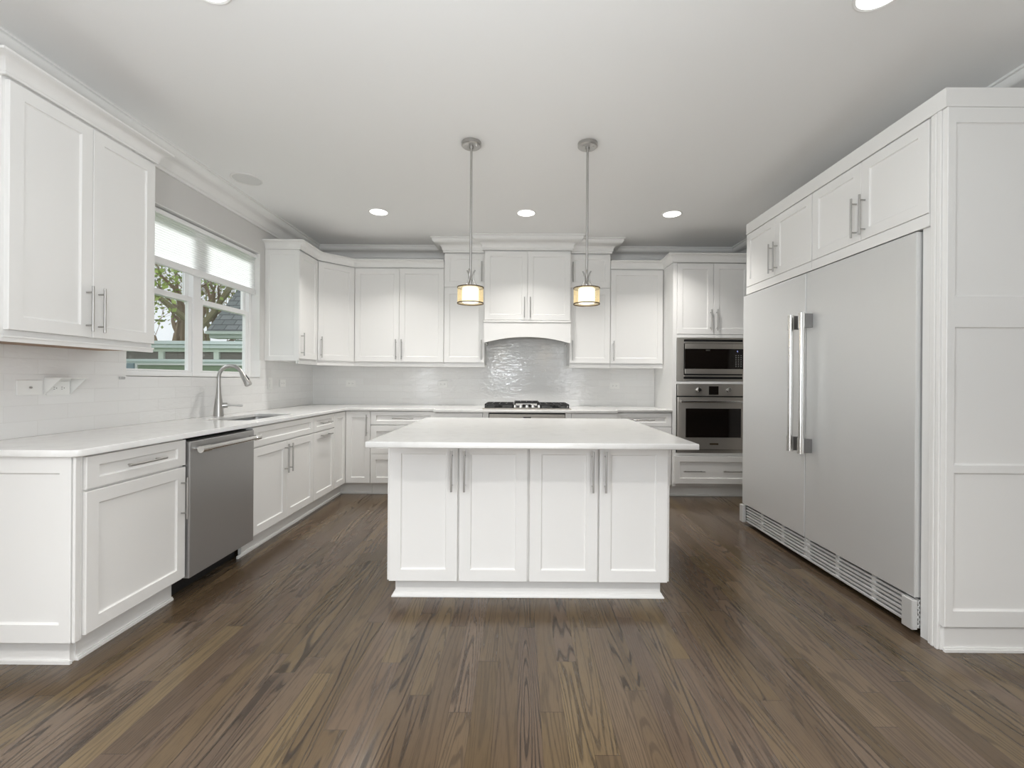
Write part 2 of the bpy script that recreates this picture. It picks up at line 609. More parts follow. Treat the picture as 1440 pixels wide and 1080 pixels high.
def sweep(path, profile, z0, side=1):
    """Sweep an (out, z) profile along a 2-D path with mitred corners; out goes to the left of travel for side=1."""
    bm = bmesh.new()
    P = [Vector((p[0], p[1])) for p in path]
    n = len(P)
    offs = []
    for i in range(n):
        ds = []
        if i > 0:
            ds.append((P[i] - P[i - 1]).normalized())
        if i < n - 1:
            ds.append((P[i + 1] - P[i]).normalized())
        ns = [Vector((-d.y, d.x)) * side for d in ds]
        if len(ns) == 1:
            offs.append(ns[0])
        else:
            b = (ns[0] + ns[1]).normalized()
            offs.append(b / max(0.2, b.dot(ns[0])))
    rings = []
    for p, o in zip(P, offs):
        rings.append([bm.verts.new((p.x + o.x * u, p.y + o.y * u, z0 + v)) for u, v in profile])
    m = len(profile)
    for a, b in zip(rings, rings[1:]):
        for k in range(m):
            bm.faces.new((a[k], a[(k + 1) % m], b[(k + 1) % m], b[k]))
    bm.faces.new(rings[0])
    bm.faces.new(rings[-1][::-1])
    return bm

def cove(pr, ht, n=6, lip=0.010):
    """cabinet crown: small bead, concave cove, top lip"""
    p = [(0.0, 0.0), (0.008, 0.0), (0.008, 0.010)]
    for k in range(n + 1):
        a = H * k / n
        p.append((0.010 + (pr - 0.014) * (1 - math.cos(a)), 0.012 + (ht - lip - 0.014) * math.sin(a)))
    p += [(pr, ht - lip), (pr, ht), (0.0, ht)]
    return p

def ogee(pr, ht, n=8):
    """wall crown: bead, cove, fillet, ogee, fillet"""
    p = [(0.0, 0.0), (0.013, 0.0), (0.013, 0.016), (0.020, 0.022)]
    for k in range(n + 1):
        a = H * k / n
        p.append((0.022 + 0.048 * pr / 0.135 * (1 - math.cos(a)), 0.024 + ht * 0.40 * math.sin(a)))
    q0 = p[-1]
    p.append((q0[0] + 0.008, q0[1]))
    for k in range(1, n + 1):
        a = H * k / n
        p.append((q0[0] + 0.008 + (pr - 0.012 - q0[0] - 0.008) * math.sin(a), q0[1] + (ht - 0.022 - q0[1]) * (1 - math.cos(a))))
    p += [(pr - 0.012, ht - 0.014), (pr, ht - 0.012), (pr, ht), (0.0, ht)]
    return p

def poly_slab(outer, holes, z0, z1, bevel=0.003):
    cu = bpy.data.curves.new('slab', 'CURVE')
    cu.dimensions = '2D'
    cu.fill_mode = 'BOTH'
    for pts in [outer] + holes:
        s = cu.splines.new('POLY')
        s.points.add(len(pts) - 1)
        for pt, co in zip(s.points, pts):
            pt.co = (co[0], co[1], 0, 1)
        s.use_cyclic_u = True
    cu.extrude = (z1 - z0) / 2 - bevel
    cu.bevel_depth = bevel
    cu.bevel_resolution = 2
    cu.offset = -bevel
    t = bpy.data.objects.new('slab', cu)
    C.objects.link(t)
    dg = bpy.context.evaluated_depsgraph_get()
    me = bpy.data.meshes.new_from_object(t.evaluated_get(dg))
    bpy.data.objects.remove(t)
    bpy.data.curves.remove(cu)
    bm = bmesh.new()
    bm.from_mesh(me)
    bpy.data.meshes.remove(me)
    bmesh.ops.translate(bm, verts=bm.verts, vec=(0, 0, (z0 + z1) / 2))
    bmesh.ops.remove_doubles(bm, verts=bm.verts, dist=1e-5)
    return bm

# ------------------------------------------------------------------ the setting
XL, XR, YB, YR, ZC = -2.43, 2.55, 5.34, -3.6, 2.743
WY0, WY1, WZ0, WZ1 = 2.80, 4.245, 1.212, 2.37       # kitchen window opening

struct(obj('floor', boxes((XL - 0.15, XR + 0.15, YR - 0.15, YB + 0.15, -0.05, 0.0)), M['floor']))
struct(obj('ceiling', boxes((XL - 0.15, XR + 0.15, YR - 0.15, YB + 0.15, ZC, ZC + 0.1)), M['ceil']))
struct(obj('wall_back', boxes((XL - 0.15, XR + 0.15, YB, YB + 0.15, 0, ZC)), M['wall']))
struct(obj('wall_right', boxes((XR, XR + 0.15, 0.25, YB, 0, ZC), (1.45, XR + 0.15, -0.55, 0.25, 0, ZC), (1.45, XR + 0.15, YR, -2.65, 0, ZC), (1.45, XR + 0.15, -2.65, -0.55, 2.45, ZC), (1.45, XR + 0.15, -2.65, -0.55, 0, 0.3)), M['wall']))  # jog behind the camera added to shade the refrigerator end panel
LW = XL - 0.145
struct(obj('wall_left', boxes(
    (LW, XL, WY1, YB, 0, ZC), (LW, XL, WY0, WY1, 0, WZ0), (LW, XL, WY0, WY1, WZ1, ZC),
    (LW, XL, -0.3, WY0, 0, ZC), (LW, XL, -2.3, -0.3, 0, 0.3), (LW, XL, -2.3, -0.3, 2.45, ZC), (LW, XL, YR, -2.3, 0, ZC)), M['wall']))
struct(obj('wall_rear', boxes(
    (XL - 0.15, -2.25, YR - 0.15, YR, 0, ZC), (1.45, XR + 0.15, YR - 0.15, YR - 0.001, 0, ZC),
    (-2.25, 1.45, YR - 0.15, YR, 2.45, ZC), (-2.25, 1.45, YR - 0.15, YR, 0, 0.25)), M['wall']))

# glazed backsplash tile
struct(obj('backsplash', boxes(
    (XL, XL + 0.008, 1.84, WY0, 0.905, 1.372), (XL, XL + 0.008, WY0, WY1, 0.905, WZ0), (XL, XL + 0.008, WY1, YB, 0.905, 1.372)), M['tilel']))
struct(obj('backsplash', boxes((XL + 0.008, 1.579, YB - 0.008, YB, 0.905, 1.72)), M['tileb']))
# tiled sill and lower jamb inside the window recess
struct(obj('trim_1', boxes((XL - 0.09, XL + 0.008, WY0 + 0.001, WY1 - 0.001, WZ0 - 0.004, WZ0 + 0.006),
                           (XL - 0.09, XL + 0.008, WY1 - 0.006, WY1, WZ0 + 0.006, 1.372)), M['trim']))
# drywall-white head and jamb of the window recess
struct(obj('trim_2', boxes((XL - 0.09, XL - 0.0005, WY0 + 0.001, WY1 - 0.001, WZ1 - 0.006, WZ1 - 0.0005),
                           (XL - 0.09, XL - 0.0005, WY1 - 0.005, WY1 - 0.0005, 1.373, WZ1 - 0.006)), M['trim']))
# wall crown
struct(obj('trim_3', sweep([(XL, YR), (XL, YB), (XR, YB), (XR, 0.25), (1.45, 0.25), (1.45, YR)], ogee(0.135, 0.143), 2.5995, -1), M['trim'], smooth=True))

# window: two double-hung units with a mullion
win = struct(bpy.data.objects.new('window_1', None))
C.objects.link(win)
FX0, FX1 = XL - 0.135, XL - 0.075
wm = (WY0 + WY1) / 2
bm = boxes((FX0, FX1, WY0 + 0.001, WY0 + 0.045, WZ0, WZ1), (FX0, FX1, WY1 - 0.045, WY1 - 0.006, WZ0, WZ1),
           (FX0, FX1 + 0.004, wm - 0.042, wm + 0.042, WZ0, WZ1),
           (FX0, FX1, WY0 + 0.045, wm - 0.042, WZ0, WZ0 + 0.035), (FX0, FX1, wm + 0.042, WY1 - 0.045, WZ0, WZ0 + 0.035),
           (FX0, FX1, WY0 + 0.045, wm - 0.042, WZ1 - 0.04, WZ1), (FX0, FX1, wm + 0.042, WY1 - 0.045, WZ1 - 0.04, WZ1))
obj('window_frame', bm, M['vinyl'], win, bevel=0.002)
MZ = 1.80
for (a, b) in ((WY0 + 0.046, wm - 0.043), (wm + 0.043, WY1 - 0.046)):
    for up in (False, True):
        if up:
            x0, x1, z0, z1 = FX0 + 0.004, FX0 + 0.026, MZ - 0.02, WZ1 - 0.041
        else:
            x0, x1, z0, z1 = FX0 + 0.030, FX0 + 0.054, WZ0 + 0.036, MZ + 0.02
        s = 0.036
        sb = boxes((x0, x1, a, a + s, z0, z1), (x0, x1, b - s, b, z0, z1),
                   (x0, x1, a + s, b - s, z0, z0 + (0.036 if up else 0.012)), (x0, x1, a + s, b - s, z1 - 0.040, z1))
        so = obj('sash', sb, M['vinyl'], win, bevel=0.0015)
        xm = (x0 + x1) / 2
        obj('pane', boxes((xm - 0.002, xm + 0.002, a + s, b - s, z0 + 0.012, z1 - 0.04)), M['glass'], so)

# rear glazing (behind the camera)
for k, (x0, x1) in enumerate(((-2.25, -1.02), (-1.02, 0.21), (0.21, 1.45))):
    w = struct(bpy.data.objects.new('window_%d' % (k + 2), None))
    C.objects.link(w)
    a, b = YR - 0.10, YR - 0.05
    obj('window_frame', boxes((x0, x0 + 0.06, a, b, 0.25, 2.45), (x1 - 0.06, x1, a, b, 0.25, 2.45),
                              (x0 + 0.06, x1 - 0.06, a, b, 0.25, 0.31), (x0 + 0.06, x1 - 0.06, a, b, 2.39, 2.45)), M['vinyl'], w)
w = struct(bpy.data.objects.new('window_5', None))
C.objects.link(w)
obj('window_frame', boxes((LW + 0.03, LW + 0.08, -2.3, -2.24, 0.3, 2.45), (LW + 0.03, LW + 0.08, -0.36, -0.3, 0.3, 2.45),
                          (LW + 0.03, LW + 0.08, -2.24, -0.36, 0.3, 0.36), (LW + 0.03, LW + 0.08, -2.24, -0.36, 2.39, 2.45),
                          (LW + 0.03, LW + 0.08, -1.33, -1.27, 0.36, 2.39)), M['vinyl'], w)

# ------------------------------------------------------------------ left run of base cabinets
BX = -1.82
# nearest unit with the finished end
r = base_cab('white base cabinet with a drawer over one wide door, nearest the camera',
             (BX, 1.873, 0), H, 0.587, toe_x=(0.055, 0))
front(r, 'drawer', 0.02, 0.585, RZ0, RZ1, ('h',))
front(r, 'door', 0.02, 0.585, DZ0, DZ1, ('v', 'r', 0.56))
e = obj('end_panel', panel_bm(0.592, 0.76, 0.02, [(0.06, 0.592 - 0.045, 0.075, 0.76 - 0.066)]), M['cab'], r, (0, 0.598, 0.115), -H)
e['label'] = 'framed side panel facing the camera'
obj('toe_board', boxes((0.036, 0.055, 0.06, 0.6, 0, 0.1145), (0.026, 0.036, 0.05, 0.6, 0, 0.014)), M['trim'], r)
obj('stile', boxes((-0.018, 0.004, -0.012, 0.0, 0.115, 0.874), (0.008, 0.0165, -0.008, 0.0, 0.115, 0.874)), M['cab'], r, bevel=0.002)

# dishwasher
dw = thing('dishwasher', 'stainless steel dishwasher with tubular handle under the left countertop', 'dishwasher', (BX, 2.463, 0), H)
obj('tub', boxes((0.008, 0.597, 0.02, 0.58, 0.10, 0.86)), M['black'], dw)
obj('door', boxes((0.004, 0.601, -0.035, 0.018, 0.112, 0.856)), M['steeldw'], dw, bevel=0.006)
obj('toe_plate', boxes((0.008, 0.597, 0.09, 0.10, 0.002, 0.10)), M['black'], dw)
bm = bmesh.new()
tube(bm, [(-0.02, 0, 0), (0.05, 0, 0)], 0.0185, 20)
tube(bm, [(0.05, 0, 0), (0.49, 0, 0)], 0.0145, 20)
tube(bm, [(0.49, 0, 0), (0.54, 0, 0)], 0.0185, 20)
for x in (0.028, 0.512):
    tube(bm, [(x, 0, 0), (x, 0.05, 0)], 0.012, 12)
obj('handle', bm, M['chrome'], dw, (0.032, -0.087, 0.812), 0, True)

# sink base
r = base_cab('white two-door sink cabinet with a handleless drawer front, beside the dishwasher',
             (BX, 3.072, 0), H, 0.912, toe_x=(0, 0), shoe_ends=(0.05, 0), hollow=True)
front(r, 'false_drawer', 0.0, 0.91, RZ0, RZ1)
front(r, 'door', 0.0, 0.455, DZ0, DZ1, ('v', 'r', 0.59))
front(r, 'door', 0.455, 0.91, DZ0, DZ1, ('v', 'l', 0.59))
# pull-out
r = base_cab('narrow white base cabinet with horizontal handles on both drawer and door, beside the sink cabinet',
             (BX, 3.984, 0), H, 0.445)
front(r, 'drawer', 0.0, 0.443, RZ0, RZ1, ('h',))
front(r, 'door', 0.0, 0.443, DZ0, DZ1, ('h', [0.22], 0.56))
# corner unit: one leaf each side of the inner corner
r = thing('corner_base_cabinet', 'white corner base cabinet below the diagonal wall cabinet, one slim door each side', 'cabinet', (BX, 4.43, 0), H)
obj('body', boxes((0.0008, 0.30, 0.0, 0.609, 0.115, 0.875), (0.30, 0.909, -0.275, 0.609, 0.115, 0.875)), M['cab'], r)
obj('toe_kick', boxes((0.0008, 0.375, 0.055, 0.075, 0, 0.1145), (0.355, 0.375, -0.275, 0.055, 0, 0.1145),
                      (0.0008, 0.343, 0.043, 0.055, 0, 0.016), (0.343, 0.355, -0.275, 0.055, 0, 0.016)), M['trim'], r)
front(r, 'door', 0.0, 0.278, DZ0, RZ1)
dd = obj('door', shaker(0.252, RZ1 - DZ0 - 2 * G), M['cab'], r, (0.30, -0.022, DZ0 + G), -H)
bar_handle(dd, 0.222, 0.60, True)

# ------------------------------------------------------------------ back run of base cabinets
BY = 4.73
r = base_cab('white drawer cabinet on the back wall, between corner cabinet and bumped-out section',
             (-1.543, BY, 0), 0, 0.685)
front(r, 'drawer', 0.0, 0.683, RZ0, RZ1, ('h',))
front(r, 'drawer', 0.0, 0.683, 0.43, DZ1, ('h',))
front(r, 'drawer', 0.0, 0.683, DZ0, 0.43, ('h',))
BB = 4.60
r = base_cab('white bumped-out base cabinet left of the cooktop, mostly behind the island', (-0.856, BB, 0), 0, 0.485, 0.739)
front(r, 'door', 0.0, 0.484, DZ0, RZ1)
r = thing('oven_housing_cabinet', 'white base cabinet frame around the steel oven front below the cooktop', 'cabinet', (-0.37, BB, 0))
obj('body', boxes((0.0008, 0.058, -0.018, 0.738, 0.115, 0.875), (0.832, 0.889, -0.018, 0.738, 0.115, 0.875),
                  (0.058, 0.832, 0.70, 0.738, 0.115, 0.875), (0.058, 0.832, 0, 0.70, 0.115, 0.16)), M['cab'], r)
obj('toe_kick', boxes((0.0008, 0.889, 0.055, 0.075, 0, 0.1145)), M['trim'], r)
uo = thing('undercounter_oven', 'stainless steel oven front just below the cooktop, small black display at its centre', 'oven', (-0.31, BB, 0.161))
obj('body', boxes((0.003, 0.768, 0.0, 0.68, 0.0, 0.708)), M['black'], uo)
obj('control_panel', boxes((0.004, 0.767, -0.025, -0.001, 0.61, 0.700)), M['steelh'], uo, bevel=0.003)
obj('display', boxes((0.345, 0.425, -0.028, -0.0255, 0.632, 0.672)), M['glassblack'], uo)
od = obj('door', boxes((0.004, 0.767, -0.03, -0.001, 0.01, 0.602)), M['steelh'], uo, bevel=0.003)
obj('window', boxes((0.12, 0.65, -0.033, -0.0305, 0.14, 0.45)), M['glassblack'], od)
bm = bmesh.new()
tube(bm, [(0.06, -0.075, 0.55), (0.71, -0.075, 0.55)], 0.012, 14)
for x in (0.09, 0.68):
    tube(bm, [(x, -0.075, 0.55), (x, -0.03, 0.55)], 0.009, 10)
obj('handle', bm, M['chrome'], od, smooth=True)
r = base_cab('white bumped-out base cabinet right of the cooktop, mostly behind the island', (0.5205, BB, 0), 0, 0.465, 0.739)
front(r, 'door', 0.0, 0.465, DZ0, RZ1)
r = base_cab('white drawer cabinet on the back wall, beside the tall oven cabinet', (0.987, BY, 0), 0, 0.591)
front(r, 'drawer', 0.0, 0.588, RZ0, RZ1, ('h',))
front(r, 'drawer', 0.0, 0.588, 0.43, DZ1, ('h',))
front(r, 'drawer', 0.0, 0.588, DZ0, 0.43, ('h',))

# ------------------------------------------------------------------ countertop with sink cut-out
SX0, SX1, SY0, SY1 = -2.24, -1.915, 3.20, 3.86
fl, fb, fbb = -1.785, 4.695, 4.555
outer = [(XL + 0.009, 1.835), (fl - 0.025, 1.835), (fl, 1.86), (fl, fb), (-0.872, fb), (-0.862, fbb), (0.982, fbb), (0.992, fb),
         (1.578, fb), (1.578, YB - 0.009), (XL + 0.009, YB - 0.009)]
def rrect(x0, x1, y0, y1, r=0.03, n=5):
    p = []
    for cx, cy, a0 in ((x1 - r, y1 - r, 0), (x0 + r, y1 - r, H), (x0 + r, y0 + r, PI), (x1 - r, y0 + r, 1.5 * PI)):
        for k in range(n + 1):
            a = a0 + H * k / n
            p.append((cx + r * math.cos(a), cy + r * math.sin(a)))
    return p
tag(obj('countertop', poly_slab(outer, [rrect(SX0, SX1, SY0, SY1)], 0.8765, 0.905), M['quartz']),
    'L-shaped white quartz countertop along the window wall and the back wall', 'countertop')

# undermount sink hangs in the cut-out
sk = thing('sink', 'undermount stainless steel sink in front of the faucet', 'sink', ((SX0 + SX1) / 2, (SY0 + SY1) / 2, 0.70))
def basin():
    bm = bmesh.new()
    hx, hy = (SX1 - SX0) / 2, (SY1 - SY0) / 2
    loops = []
    for ins, z, rr in ((-0.018, 0.1755, 0.045), (0.002, 0.1755, 0.03), (0.002, 0.17, 0.03), (0.012, 0.02, 0.04), (0.05, 0.003, 0.05), (0.12, 0.0, 0.03)):
        loops.append([bm.verts.new((x, y, z)) for x, y in rrect(-hx + ins, hx - ins, -hy + ins, hy - ins, rr)])
    for a, b in zip(loops, loops[1:]):
        for k in range(len(a)):
            bm.faces.new((a[k], a[(k + 1) % len(a)], b[(k + 1) % len(b)], b[k]))
    bm.faces.new(loops[-1])
    return bm
o = obj('basin', basin(), M['sink'], sk, smooth=True)
s = o.modifiers.new('thick', 'SOLIDIFY')
s.thickness = 0.0012
obj('drain', lathe(bmesh.new(), [(0, 0.004), (0.03, 0.004), (0.044, 0.003), (0.044, 0.001), (0, 0.001)], 28), M['chrome'], sk, smooth=True)

# faucet
fc = thing('faucet', 'brushed nickel gooseneck faucet with side lever and pull-down spray head', 'faucet', (-2.335, 3.53, 0.9055))
bm = bmesh.new()
lathe(bm, [(0, 0), (0.036, 0), (0.036, 0.006), (0.034, 0.03), (0.029, 0.09), (0.021, 0.15), (0.0165, 0.19), (0.0145, 0.23), (0, 0.23)], 28)
obj('body', bm, M['nickel'], fc, smooth=True)
bm = bmesh.new()
ar = 0.0925
pts = [(0, 0, 0.229), (0, 0, 0.26), (0, 0, 0.305 - 0.005)]
for k in range(1, 15):
    a = PI - (PI * 0.86) * k / 14
    pts.append((ar + ar * math.cos(a), 0.0, 0.300 + ar * math.sin(a)))
tube(bm, pts, 0.0138, 20)
obj('spout', bm, M['nickel'], fc, smooth=True)
e0, e1 = Vector(pts[-1]), (Vector(pts[-1]) - Vector(pts[-2])).normalized()
bm = bmesh.new()
tube(bm, [e0 + e1 * 0.001, e0 + e1 * 0.02, e0 + e1 * 0.07, e0 + e1 * 0.105, e0 + e1 * 0.112], [0.0155, 0.0175, 0.022, 0.0265, 0.024], 22)
sh = obj('spray_head', bm, M['nickel'], fc, smooth=True)
bm = bmesh.new()
nrm = Vector((-e1.z, 0, e1.x))
if nrm.x < 0:
    nrm = -nrm
tube(bm, [e0 + e1 * 0.03 + nrm * 0.017, e0 + e1 * 0.075 + nrm * 0.021], [0.006, 0.008], 10)
obj('spray_button', bm, M['black'], sh, smooth=True)
bm = bmesh.new()
tube(bm, [(0.02, 0.012, 0.082), (0.05, 0.03, 0.085)], [0.022, 0.020], 18)
tube(bm, [(0.045, 0.027, 0.085), (0.075, 0.045, 0.084), (0.125, 0.07, 0.080), (0.14, 0.078, 0.078)], [0.010, 0.0065, 0.0085, 0.006], 14)
obj('lever', bm, M['nickel'], fc, smooth=True)

# ------------------------------------------------------------------ cooktop
ck = thing('cooktop', 'stainless steel gas cooktop with black grates and five knobs on the back countertop', 'cooktop', (0.075, 4.63, 0.9055))
obj('pan', boxes((-0.455, 0.455, 0.0, 0.52, 0.0, 0.010)), M['steelh'], ck, bevel=0.004)
def grate(x0, x1, y0, y1, raise_=0.0):
    bm = bmesh.new()
    t, z0, z1 = 0.012, 0.036 + raise_, 0.052 + raise_
    nx = 3 if x1 - x0 > 0.2 else 2
    for x in (x0, x1 - t):
        box(bm, x, x + t, y0, y1, z0, z1)
    for y in (y0, (y0 + y1) / 2 - t / 2, y1 - t):
        box(bm, x0, x1, y, y + t, z0, z1)
    for i in range(1, nx + 1):
        x = x0 + (x1 - x0) * i / (nx + 1)
        box(bm, x - t / 2, x + t / 2, y0, y1, z0, z1)
    for x in (x0, x1 - t):
        for y in (y0, y1 - t, (y0 + y1) / 2):
            box(bm, x, x + t, y, y + t, 0.010, z0)
    return bm
obj('burner_tray', boxes((-0.44, -0.135, 0.045, 0.495, 0.0102, 0.0125), (0.135, 0.44, 0.045, 0.495, 0.0102, 0.0125), (-0.135, 0.135, 0.15, 0.50, 0.0102, 0.0125)), M['iron'], ck)
g1 = obj('grate', grate(-0.435, -0.14, 0.05, 0.49), M['iron'], ck, bevel=0.003)
g2 = obj('grate', grate(0.14, 0.435, 0.05, 0.49), M['iron'], ck, bevel=0.003)
g3 = obj('grate', grate(-0.132, 0.132, 0.16, 0.50, 0.016), M['iron'], ck, bevel=0.003)
for x, y, rr in ((-0.30, 0.15, 0.045), (-0.30, 0.38, 0.038), (0.30, 0.15, 0.038), (0.30, 0.38, 0.045), (0.0, 0.33, 0.06)):
    bm = lathe(bmesh.new(), [(0, 0.0127), (rr, 0.0127), (rr, 0.020), (rr * 0.8, 0.024), (rr * 0.8, 0.031), (rr * 0.74, 0.034), (0, 0.034)], 24, x, y)
    obj('burner', bm, M['iron'], ck, smooth=True)
for i in range(5):
    x = (i - 2) * 0.0625
    bm = lathe(bmesh.new(), [(0, 0.0105), (0.025, 0.0105), (0.0255, 0.014), (0.021, 0.018), (0.019, 0.038), (0.016, 0.041), (0, 0.041)], 22, x, 0.075)
    box(bm, x - 0.003, x + 0.003, 0.058, 0.092, 0.041, 0.046)
    obj('knob', bm, M['chrome'], ck, smooth=True)

# ------------------------------------------------------------------ wall cabinets
UB, UT = 1.372, 2.432
UD0, UD1 = 0.022, 1.051       # door heights within the cabinet
# near cabinet on the left wall
r = upper_cab('large white two-door wall cabinet in the left foreground, above the outlets', (-2.12, 1.853, UB), H, 0.764, rail=False)
light_rail(r, 0.764)
front(r, 'door', 0.012, 0.382, UD0, UD1, ('v', 'r', 0.16))
front(r, 'door', 0.382, 0.762, UD0, UD1, ('v', 'l', 0.16))
obj('bottom_panel', boxes((0.02, 0.762, 0.014, 0.308, -0.018, -0.001)), M['rawwood'], r)
obj('end_rail', boxes((-0.008, -0.0005, -0.010, 0.30, -0.026, -0.0005)), M['cab'], r)
cr = sweep([(-0.0, 0.30), (-0.0, -0.02), (0.764, -0.02), (0.764, 0.30)], cove(0.06, 0.078), 1.058, -1)
obj('crown', cr, M['trim'], r, smooth=True)
# cabinet on the left wall beyond the window
r = upper_cab('white single-door wall cabinet right of the window with a framed side facing the camera', (-2.12, 4.33, UB), H, 0.40)
front(r, 'door', 0.003, 0.388, UD0, UD1, ('v', 'l', 0.16))
obj('end_panel', panel_bm(0.327, 1.056, 0.006, [(0.045, 0.282, 0.045, 1.01)], 0.005, 0.004), M['cab'], r, (-0.0005, 0.309, 0.0), -H)
# diagonal corner cabinet
r = thing('corner_wall_cabinet', 'white diagonal corner wall cabinet with one angled door', 'cabinet', (-2.12, 4.731, UB), math.atan2(0.299, 0.287))
ang = math.atan2(0.299, 0.287)
wdg = math.hypot(0.299, 0.287)
bm = bmesh.new()
ca, sa = math.cos(-ang), math.sin(-ang)
poly = [(0.0, 0.0), (0.287, 0.299), (0.287, 0.607), (-0.309, 0.607), (-0.309, 0.0)]
pv = [(x * ca - y * sa, x * sa + y * ca) for x, y in poly]
lo = [bm.verts.new((x, y, 0)) for x, y in pv]
hi = [bm.verts.new((x, y, 1.06)) for x, y in pv]
bm.faces.new(lo)
bm.faces.new(hi)
for k in range(5):
    bm.faces.new((lo[k], lo[(k + 1) % 5], hi[(k + 1) % 5], hi[k]))
obj('body', bm, M['cab'], r)
front(r, 'door', 0.009, wdg - 0.009, UD0, UD1, ('v', 'l', 0.16))
obj('light_rail', boxes((0.004, wdg - 0.004, -0.010, 0.012, -0.026, -0.0005)), M['cab'], r)
# two-door cabinet on the back wall
UY = 5.03
r = upper_cab('white two-door wall cabinet on the back wall, beside the diagonal corner cabinet', (-1.832, UY, UB), 0, 0.992)
front(r, 'door', 0.010, 0.499, UD0, UD1, ('v', 'r', 0.16))
front(r, 'door', 0.499, 0.990, UD0, UD1, ('v', 'l', 0.16))
# stacked columns each side of the hood
r = upper_cab('white wall cabinet left of the range hood, small door over a long door', (-0.839, UY, UB), 0, 0.447, h=1.245)
front(r, 'door', 0.0, 0.446, UD0, 0.838, ('v', 'r', 0.16))
front(r, 'door', 0.0, 0.446, 0.852, 1.22, ('v', 'r', 1.02))
r = upper_cab('white wall cabinet right of the range hood, small door over a long door', (0.544, UY, UB), 0, 0.447, h=1.245)
front(r, 'door', 0.0, 0.446, UD0, 0.838, ('v', 'l', 0.16))
front(r, 'door', 0.0, 0.446, 0.852, 1.22, ('v', 'l', 1.02))
# hood cabinet with arched valance
HY = 4.92
hd = thing('range_hood_cabinet', 'white range hood cabinet with two doors and an arched valance above the cooktop', 'range hood', (-0.391, HY, 1.60))
obj('body', boxes((0.0008, 0.9335, 0.0, 0.418, 0.246, 1.017)), M['cab'], hd)
front(hd, 'door', 0.004, 0.467, 0.25, 0.993, ('v', 'r', 0.385))
front(hd, 'door', 0.467, 0.930, 0.25, 0.993, ('v', 'l', 0.385))
obj('ledge', boxes((-0.006, 0.940, -0.030, 0.0, 0.226, 0.246), (-0.002, 0.936, -0.024, 0.0, 0.219, 0.226)), M['cab'], hd, bevel=0.003)
bm = bmesh.new()
n = 24
W_ = 0.934
top, bot = [], []
for k in range(n + 1):
    x = W_ * k / n
    u = (x - W_ / 2) / (W_ / 2 - 0.02)
    z = 0.008 + (0.062 * (1 - u * u) if abs(u) < 1 else 0.0)
    top.append((x, 0.219))
    bot.append((x, z))
for y0, y1 in ((-0.018, 0.004),):
    fa = [[bm.verts.new((x, y, z)) for x, z in row] for y in (y0, y1) for row in (top, bot)]
    for k in range(n):
        bm.faces.new((fa[0][k], fa[0][k + 1], fa[1][k + 1], fa[1][k]))
        bm.faces.new((fa[2][k], fa[2][k + 1], fa[3][k + 1], fa[3][k]))
        bm.faces.new((fa[1][k], fa[1][k + 1], fa[3][k + 1], fa[3][k]))
        bm.faces.new((fa[0][k], fa[0][k + 1], fa[2][k + 1], fa[2][k]))
    for k in (0, n):
        bm.faces.new((fa[0][k], fa[1][k], fa[3][k], fa[2][k]))
obj('valance', bm, M['cab'], hd)
obj('side_panel', boxes((0.0008, 0.018, 0.0045, 0.41, 0.008, 0.2455)), M['cab'], hd)
obj('side_panel', boxes((0.916, 0.9335, 0.0045, 0.41, 0.008, 0.2455)), M['cab'], hd)
obj('hood_insert', boxes((0.05, 0.884, 0.03, 0.40, 0.085, 0.12)), M['steelh'], hd)
# single door at the right
r = upper_cab('white single-door wall cabinet beside the tall oven cabinet', (0.992, UY, UB), 0, 0.586)
front(r, 'door', 0.004, 0.578, UD0, UD1, ('v', 'l', 0.16))

# cabinet crowns
tag(obj('crown_molding', sweep([(XL + 0.002, 4.33), (-2.10, 4.33), (-2.10, 4.722), (-1.832, 5.01), (-0.841, 5.01)], cove(0.06, 0.078), 2.4325, -1), M['trim'], smooth=True),
    'white cove molding along the top of the corner wall cabinets left of the range hood', 'molding')
tag(obj('crown_molding', sweep([(0.993, 5.01), (1.579, 5.01), (1.579, 4.71), (XR - 0.002, 4.71)], cove(0.06, 0.085), 2.4325, -1), M['trim'], smooth=True),
    'white cove molding stepping forward over the tall oven cabinet', 'molding')
tag(obj('crown_molding', sweep([(-0.8395, 5.18), (-0.8395, 5.01), (-0.3915, 5.01), (-0.3915, 4.90), (0.5435, 4.90), (0.5435, 5.01), (0.9915, 5.01), (0.9915, 5.18)],
                               ogee(0.13, 0.1425), 2.600, -1), M['trim'], smooth=True),
    'deep stepped white crown molding meeting the ceiling above the range hood', 'molding')
tag(obj('crown_molding', sweep([(XR - 0.14, 3.812), (1.888, 3.812), (1.888, 2.024), (XR - 0.14, 2.024)], cove(0.06, 0.085), 2.4325, 1), M['trim'], smooth=True),
    'white cove molding along the top of the refrigerator surround', 'molding')

# ------------------------------------------------------------------ tall oven cabinet with microwave and wall oven
TX, TW = 1.58, 0.84
r = thing('tall_oven_cabinet', 'tall white cabinet on the back wall housing the microwave and wall oven', 'cabinet', (TX, BY, 0))
obj('body', boxes((0.0008, 0.04, -0.018, 0.609, 0.115, 2.431), (0.80, 0.838, -0.018, 0.609, 0.115, 2.431),
                  (0.04, 0.80, 0.59, 0.609, 0.115, 2.431), (0.04, 0.80, 0.0, 0.59, 1.685, 2.431), (0.04, 0.80, -0.018, 0.59, 1.656, 1.685),
                  (0.04, 0.80, -0.018, 0.59, 1.178, 1.204), (0.04, 0.80, 0.0, 0.59, 0.115, 0.435), (0.04, 0.80, -0.018, 0.59, 0.435, 0.462)), M['cab'], r)
obj('toe_kick', boxes((0.0008, 0.967, 0.055, 0.075, 0, 0.1145), (0.0008, 0.967, 0.043, 0.055, 0, 0.014)), M['trim'], r)
obj('filler', boxes((0.8388, 0.968, -0.016, 0.02, 0.115, 2.431)), M['cab'], r)
